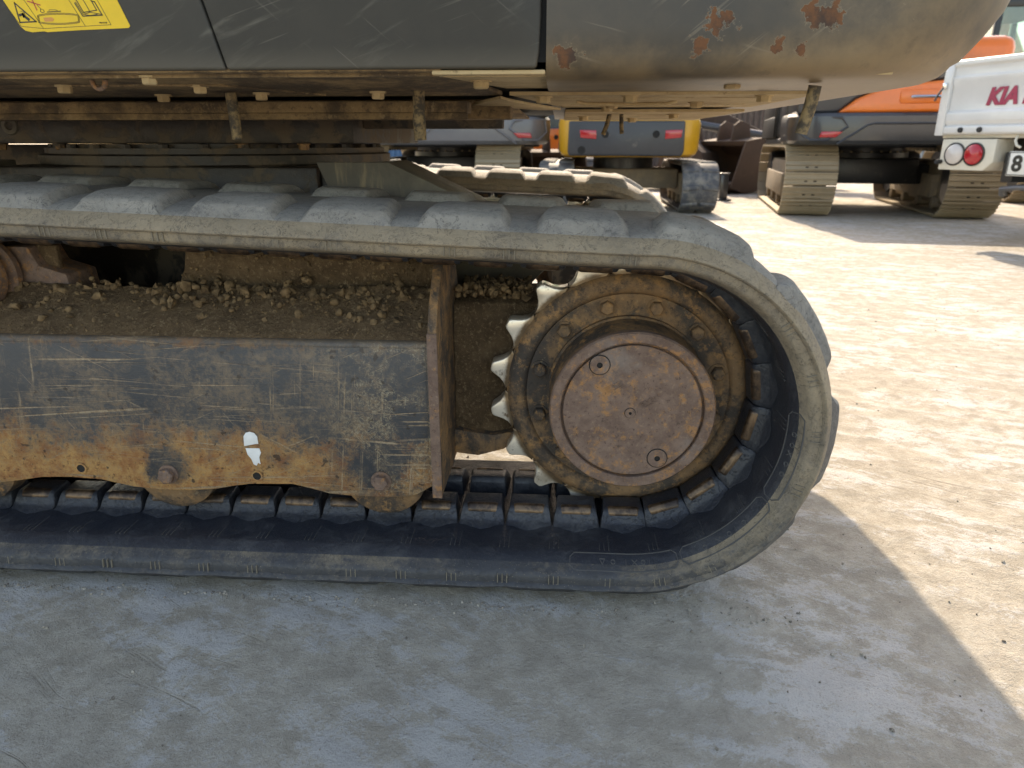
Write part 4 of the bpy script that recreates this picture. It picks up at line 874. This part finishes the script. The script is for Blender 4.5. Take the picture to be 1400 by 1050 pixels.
for x0 in (.048, 1.27):
    p = MB(); p.prism([(x0,.595),(x0+.29,.595),(x0+.345,.645),(x0+.345,.770),(x0,.770)] if x0 < .5 else [(x0,.645),(x0+.055,.595),(x0+.345,.595),(x0+.345,.770),(x0,.770)], 'y', .01, .16); lb_ = p.build('lamp_box', 'truck_cream', T, .006)
    for k, (dx, mtl) in enumerate(((.098, 'clear_lens'), (.222, 'red_lens')) if x0 < .5 else ((.123, 'red_lens'), (.247, 'clear_lens'))):
        p = MB(); p.lathe([(.066,.012),(.066,.002),(.060,.001),(.058,.006),(.056,.0),(.042,-.010),(.0,-.015)], (x0+dx, .685), 'y', 32, cap=False); p.mi = [1 if i >= 32*3 else 0 for i in range(len(p.f))]; p.build('tail_lamp', ['black_paint', mtl], lb_)
    p = MB(); p.lathe([(0,-.03),(.012,-.03),(.014,.012)], (x0-.0+.012, .64), 'y', 12); p.build('rubber_stop', 'tyre', lb_)
p = MB(); p.box(.49, .825, -.004, .004, .575, .705); lp_ = p.build('licence_plate', 'plate_white', T, .006)
p = MB()
for x0, x1, z0, z1 in ((.494,.821,.579,.583),(.494,.821,.697,.701),(.494,.498,.583,.697),(.817,.821,.583,.697)): p.box(x0, x1, -.0052, -.0036, z0, z1)
p.build('plate_border', 'ink_black', lp_)
nm = link('plate_number', text_mesh('8', .115, 'ink_black', 0, .004, .0008), lp_); nm.matrix_basis = Matrix.Translation((.515, -.0045, .602)) @ Matrix.Rotation(PI/2, 4, 'X')
p = MB(); p.tube([(.45,.07,.42),(.47,.03,.47),(.57,.02,.49),(1.2,.02,.49)], .022, 10); p.build('bumper_bar', 'graphite_paint', T)
for x in (.42, 1.14): p = MB(); p.box(x, x+.07, .06, 4.2, .52, .6995); p.build('chassis_rail', 'black_paint', T, .006)
for x in (.50, .60): p = MB(); p.tube([(x,.02,.79),(x+.005,.0,.76),(x+.02,-.004,.735),(x+.035,.01,.725)], .007, 8); p.build('rope_hook', 'truck_cream', T)
p = MB(); p.tube([(.2,1.2,.34),(1.46,1.2,.34)], .05, 12); p.lathe([(.04,.72),(.13,.76),(.13,.90),(.04,.94)], (1.2,.34), 'x', 24); p.build('rear_axle', 'rust_brown', T)
p = MB()
for k in range(4): p.box(.42, .48, .35+k*.08, 1.55-k*.08, .40-k*.014, .411-k*.014); p.box(1.16, 1.22, .35+k*.08, 1.55-k*.08, .40-k*.014, .411-k*.014)
p.build('leaf_springs', 'black_paint', T)
p = MB(); p.tube([(.5,.15,.48),(.5,.8,.46),(.62,1.5,.46)], .03, 12); p.tube([(.62,1.5,.46),(.62,2.1,.46)], .09, 14); p.build('exhaust', 'rust_brown', T)
for (x, y) in ((.06,1.2),(.26,1.2),(1.22,1.2),(1.42,1.2),(.08,3.55),(1.40,3.55)):
    p = MB(); p.lathe([(.17,x),(.24,x-.005),(.285,x+.01),(.295,x+.03),(.295,x+.14),(.285,x+.16),(.24,x+.175),(.17,x+.17)], (y,.29), 'x', 36); wh = p.build('wheel', 'tyre', T)
    p = MB(); p.lathe([(.0,x+.06),(.06,x+.06),(.06,x+.02),(.10,x+.05),(.165,x+.04),(.172,x+.004)], (y,.29), 'x', 24, cap=False); p.lathe([(.172,x+.166),(.165,x+.13),(.0,x+.12)], (y,.29), 'x', 24, cap=False); p.build('rim', 'truck_cream', wh)
p = MB(); p.prism([(2.95,.42),(2.95,1.92),(3.15,1.98),(4.15,1.96),(4.72,1.28),(4.85,1.15),(4.88,.42)], 'x', .02, 1.64); cb = p.build('truck_cab', 'truck_white', T, .05)
p = MB(); p.box(.3, 1.36, 2.938, 2.955, 1.35, 1.80); p.build('window', 'cab_glass', cb)
for x in (.012, 1.648):
    p = MB(); p.prism([(3.25,1.25),(4.45,1.25),(4.08,1.82),(3.25,1.84)], 'x', x-.004, x+.004); p.build('window', 'cab_glass', cb)
p = MB(); p.box(.02, 1.64, 2.86, 2.90, .82, 1.75); p.build('headboard', 'truck_white', T, .01)

# enlarge the truck and set it farther off, so its shadow lands farther back; wheels keep their own radius
KT = 1.3
def zmap(z): return .75+(z-.75)*KT if z > .575 else z*(.75+(.575-.75)*KT)/.575
T.location = (-.0+2.29*KT, -1.03+(3.695+1.03)*KT, 0)
def regrow(o, par=None):
    for ch in o.children:
        kind = ch.name.split('.')[0]
        if kind in ('lettering', 'plate_number'):
            l = ch.matrix_basis.translation; ch.matrix_basis = Matrix.Translation((l.x*KT, l.y*KT, zmap(l.z))) @ ch.matrix_basis.to_3x3().to_4x4() @ Matrix.Scale(KT, 4)
        elif kind in ('wheel', 'rim'):
            vv = ch.data.vertices; cy = (min(v.co.y for v in vv)+max(v.co.y for v in vv))/2
            for v in vv: v.co.x *= KT; v.co.y += cy*(KT-1)
        else:
            for v in ch.data.vertices: v.co = (v.co.x*KT, v.co.y*KT, zmap(v.co.z))
        regrow(ch)
regrow(T)

# ---- rusty attachments and posts lying between the machines
def bucket(loc, rz, label, s=1.):
    root = empty('excavator_bucket', loc, rz); root.scale = (s,)*3; tag(root, label, 'bucket', 'rusty buckets standing in the yard')
    pl = [(.0,.62),(.30,.66),(.52,.50),(.58,.22),(.42,.04),(.05,.0),(-.28,.10),(-.10,.14),(.05,.08),(.38,.10),(.50,.24),(.46,.44),(.28,.58),(.05,.56)]
    p = MB(); p.prism(pl, 'x', -.40, .40); sh = p.build('shell', 'rust_brown', root, .006)
    for x in (-.42, .40): p = MB(); p.prism([(.0,.62),(.30,.66),(.52,.50),(.58,.22),(.42,.04),(.05,.0),(-.18,.08)], 'x', x, x+.02); p.build('side_plate', 'rust_brown', root, .003)
    for k in range(5): p = MB(); x = -.36+k*.18; p.prism([(-.20,.06),(-.42,.10),(-.20,.14)], 'x', x-.035, x+.035); p.build('tooth', 'shoe_steel', root, .004)
    for x in (-.14, .11): p = MB(); p.prism([(.02,.60),(.05,.80),(.14,.86),(.30,.82),(.34,.62)], 'x', x, x+.03); p.build('ear', 'rust_brown', root, .004)
bucket((-.02, 9.6, 0), R(20), 'rusty bucket left of the yellow mini excavator', 1.0)
bucket((2.55, 10.9, 0), R(-60), 'rusty bucket beside the orange excavator\'s left track', 1.25)
bucket((1.95, 11.6, 0), R(-120), 'rusty bucket right of the yellow mini excavator\'s track', 1.2)
b0 = empty('excavator_boom', (2.6, 12.4, 0), R(80)); tag(b0, 'dark rusty boom lying behind the buckets, right of the yellow mini excavator', 'boom')
p = MB(); p.prism([(-2.2,.55),(-1.0,.9),(.2,1.45),(1.4,1.15),(2.4,.72),(2.4,.5),(1.3,.8),(.1,1.02),(-1.0,.55),(-2.2,.3)], 'x', -.17, .17); p.build('boom_box', 'rust_brown', b0, .015)
p = MB(); p.tube([(-.30,-1.6,.75),(-.30,.2,1.05)], .07, 14); p.tube([(-.30,.2,1.05),(-.30,1.2,.95)], .04, 12); p.build('cylinder', 'graphite_paint', b0)
for y in (-1.9, 1.9): p = MB(); p.box(-.35, .35, y-.12, y+.12, .0, .56 if y > 0 else .36); p.build('timber_block', 'muddy_frame', b0, .01)
ps = MB(); ps.box(2.19, 2.30, 9.10, 9.20, 0, .34); ps.box(2.14, 2.35, 9.05, 9.25, 0, .02); ps.box(2.18, 2.31, 9.09, 9.21, .34, .36)
tag(ps.build('steel_post', 'charcoal_paint', None, .008), 'short dark steel post beside the orange excavator\'s left track', 'post')
# ---- yard wall and containers closing the view
def container(loc, rz, mt_, label):
    root = empty('shipping_container', loc, rz); tag(root, label, 'container', 'containers along the back of the yard')
    pl = []; n = 44
    for k in range(n): x = -3+6*k/n; pl += [(x, -.0), (x+.05, .0), (x+.068, .035), (x+.118, .035)]
    p = MB(); rows = [[(x, -1.2+y, z) for x, y in pl] for z in (.12, 2.5)]; p.rings(rows, False, False); p.box(-3, 3, -1.15, 1.2, .13, 2.49); p.build('corrugated_body', mt_, root, smooth=0)
    p = MB()
    for x in (-3.03, 2.95): p.box(x, x+.1, -1.24, -1.12, 0, 2.6); p.box(x, x+.1, 1.12, 1.24, 0, 2.6)
    p.box(-2.93, 2.95, -1.23, -1.13, .0, .12); p.box(-2.93, 2.95, -1.23, -1.13, 2.5, 2.6); p.build('corner_frame', mt_, root, .008)
container((-4.2, 19.5, 0), R(3), 'container_blue', 'blue shipping container at the back of the yard, on the left')
container((2.6, 19.0, 0), R(-2), 'container_rust', 'rust red shipping container at the back of the yard, on the right')
wl_ = empty('yard_wall', (5, 24, 0)); tag(wl_, 'pale sheet metal wall closing the back of the yard', 'wall')
for k in range(16):
    p = MB(); x = -19+k*3.0; pl = []
    for j in range(24): q = x+j*.124; pl += [(q, 0), (q+.05, 0), (q+.06, .03), (q+.11, .03)]
    p.rings([[(a_, b2, z) for a_, b2 in pl] for z in (0, 2.6)], False, False); p.build('sheet', 'sheet_wall', wl_, smooth=0)
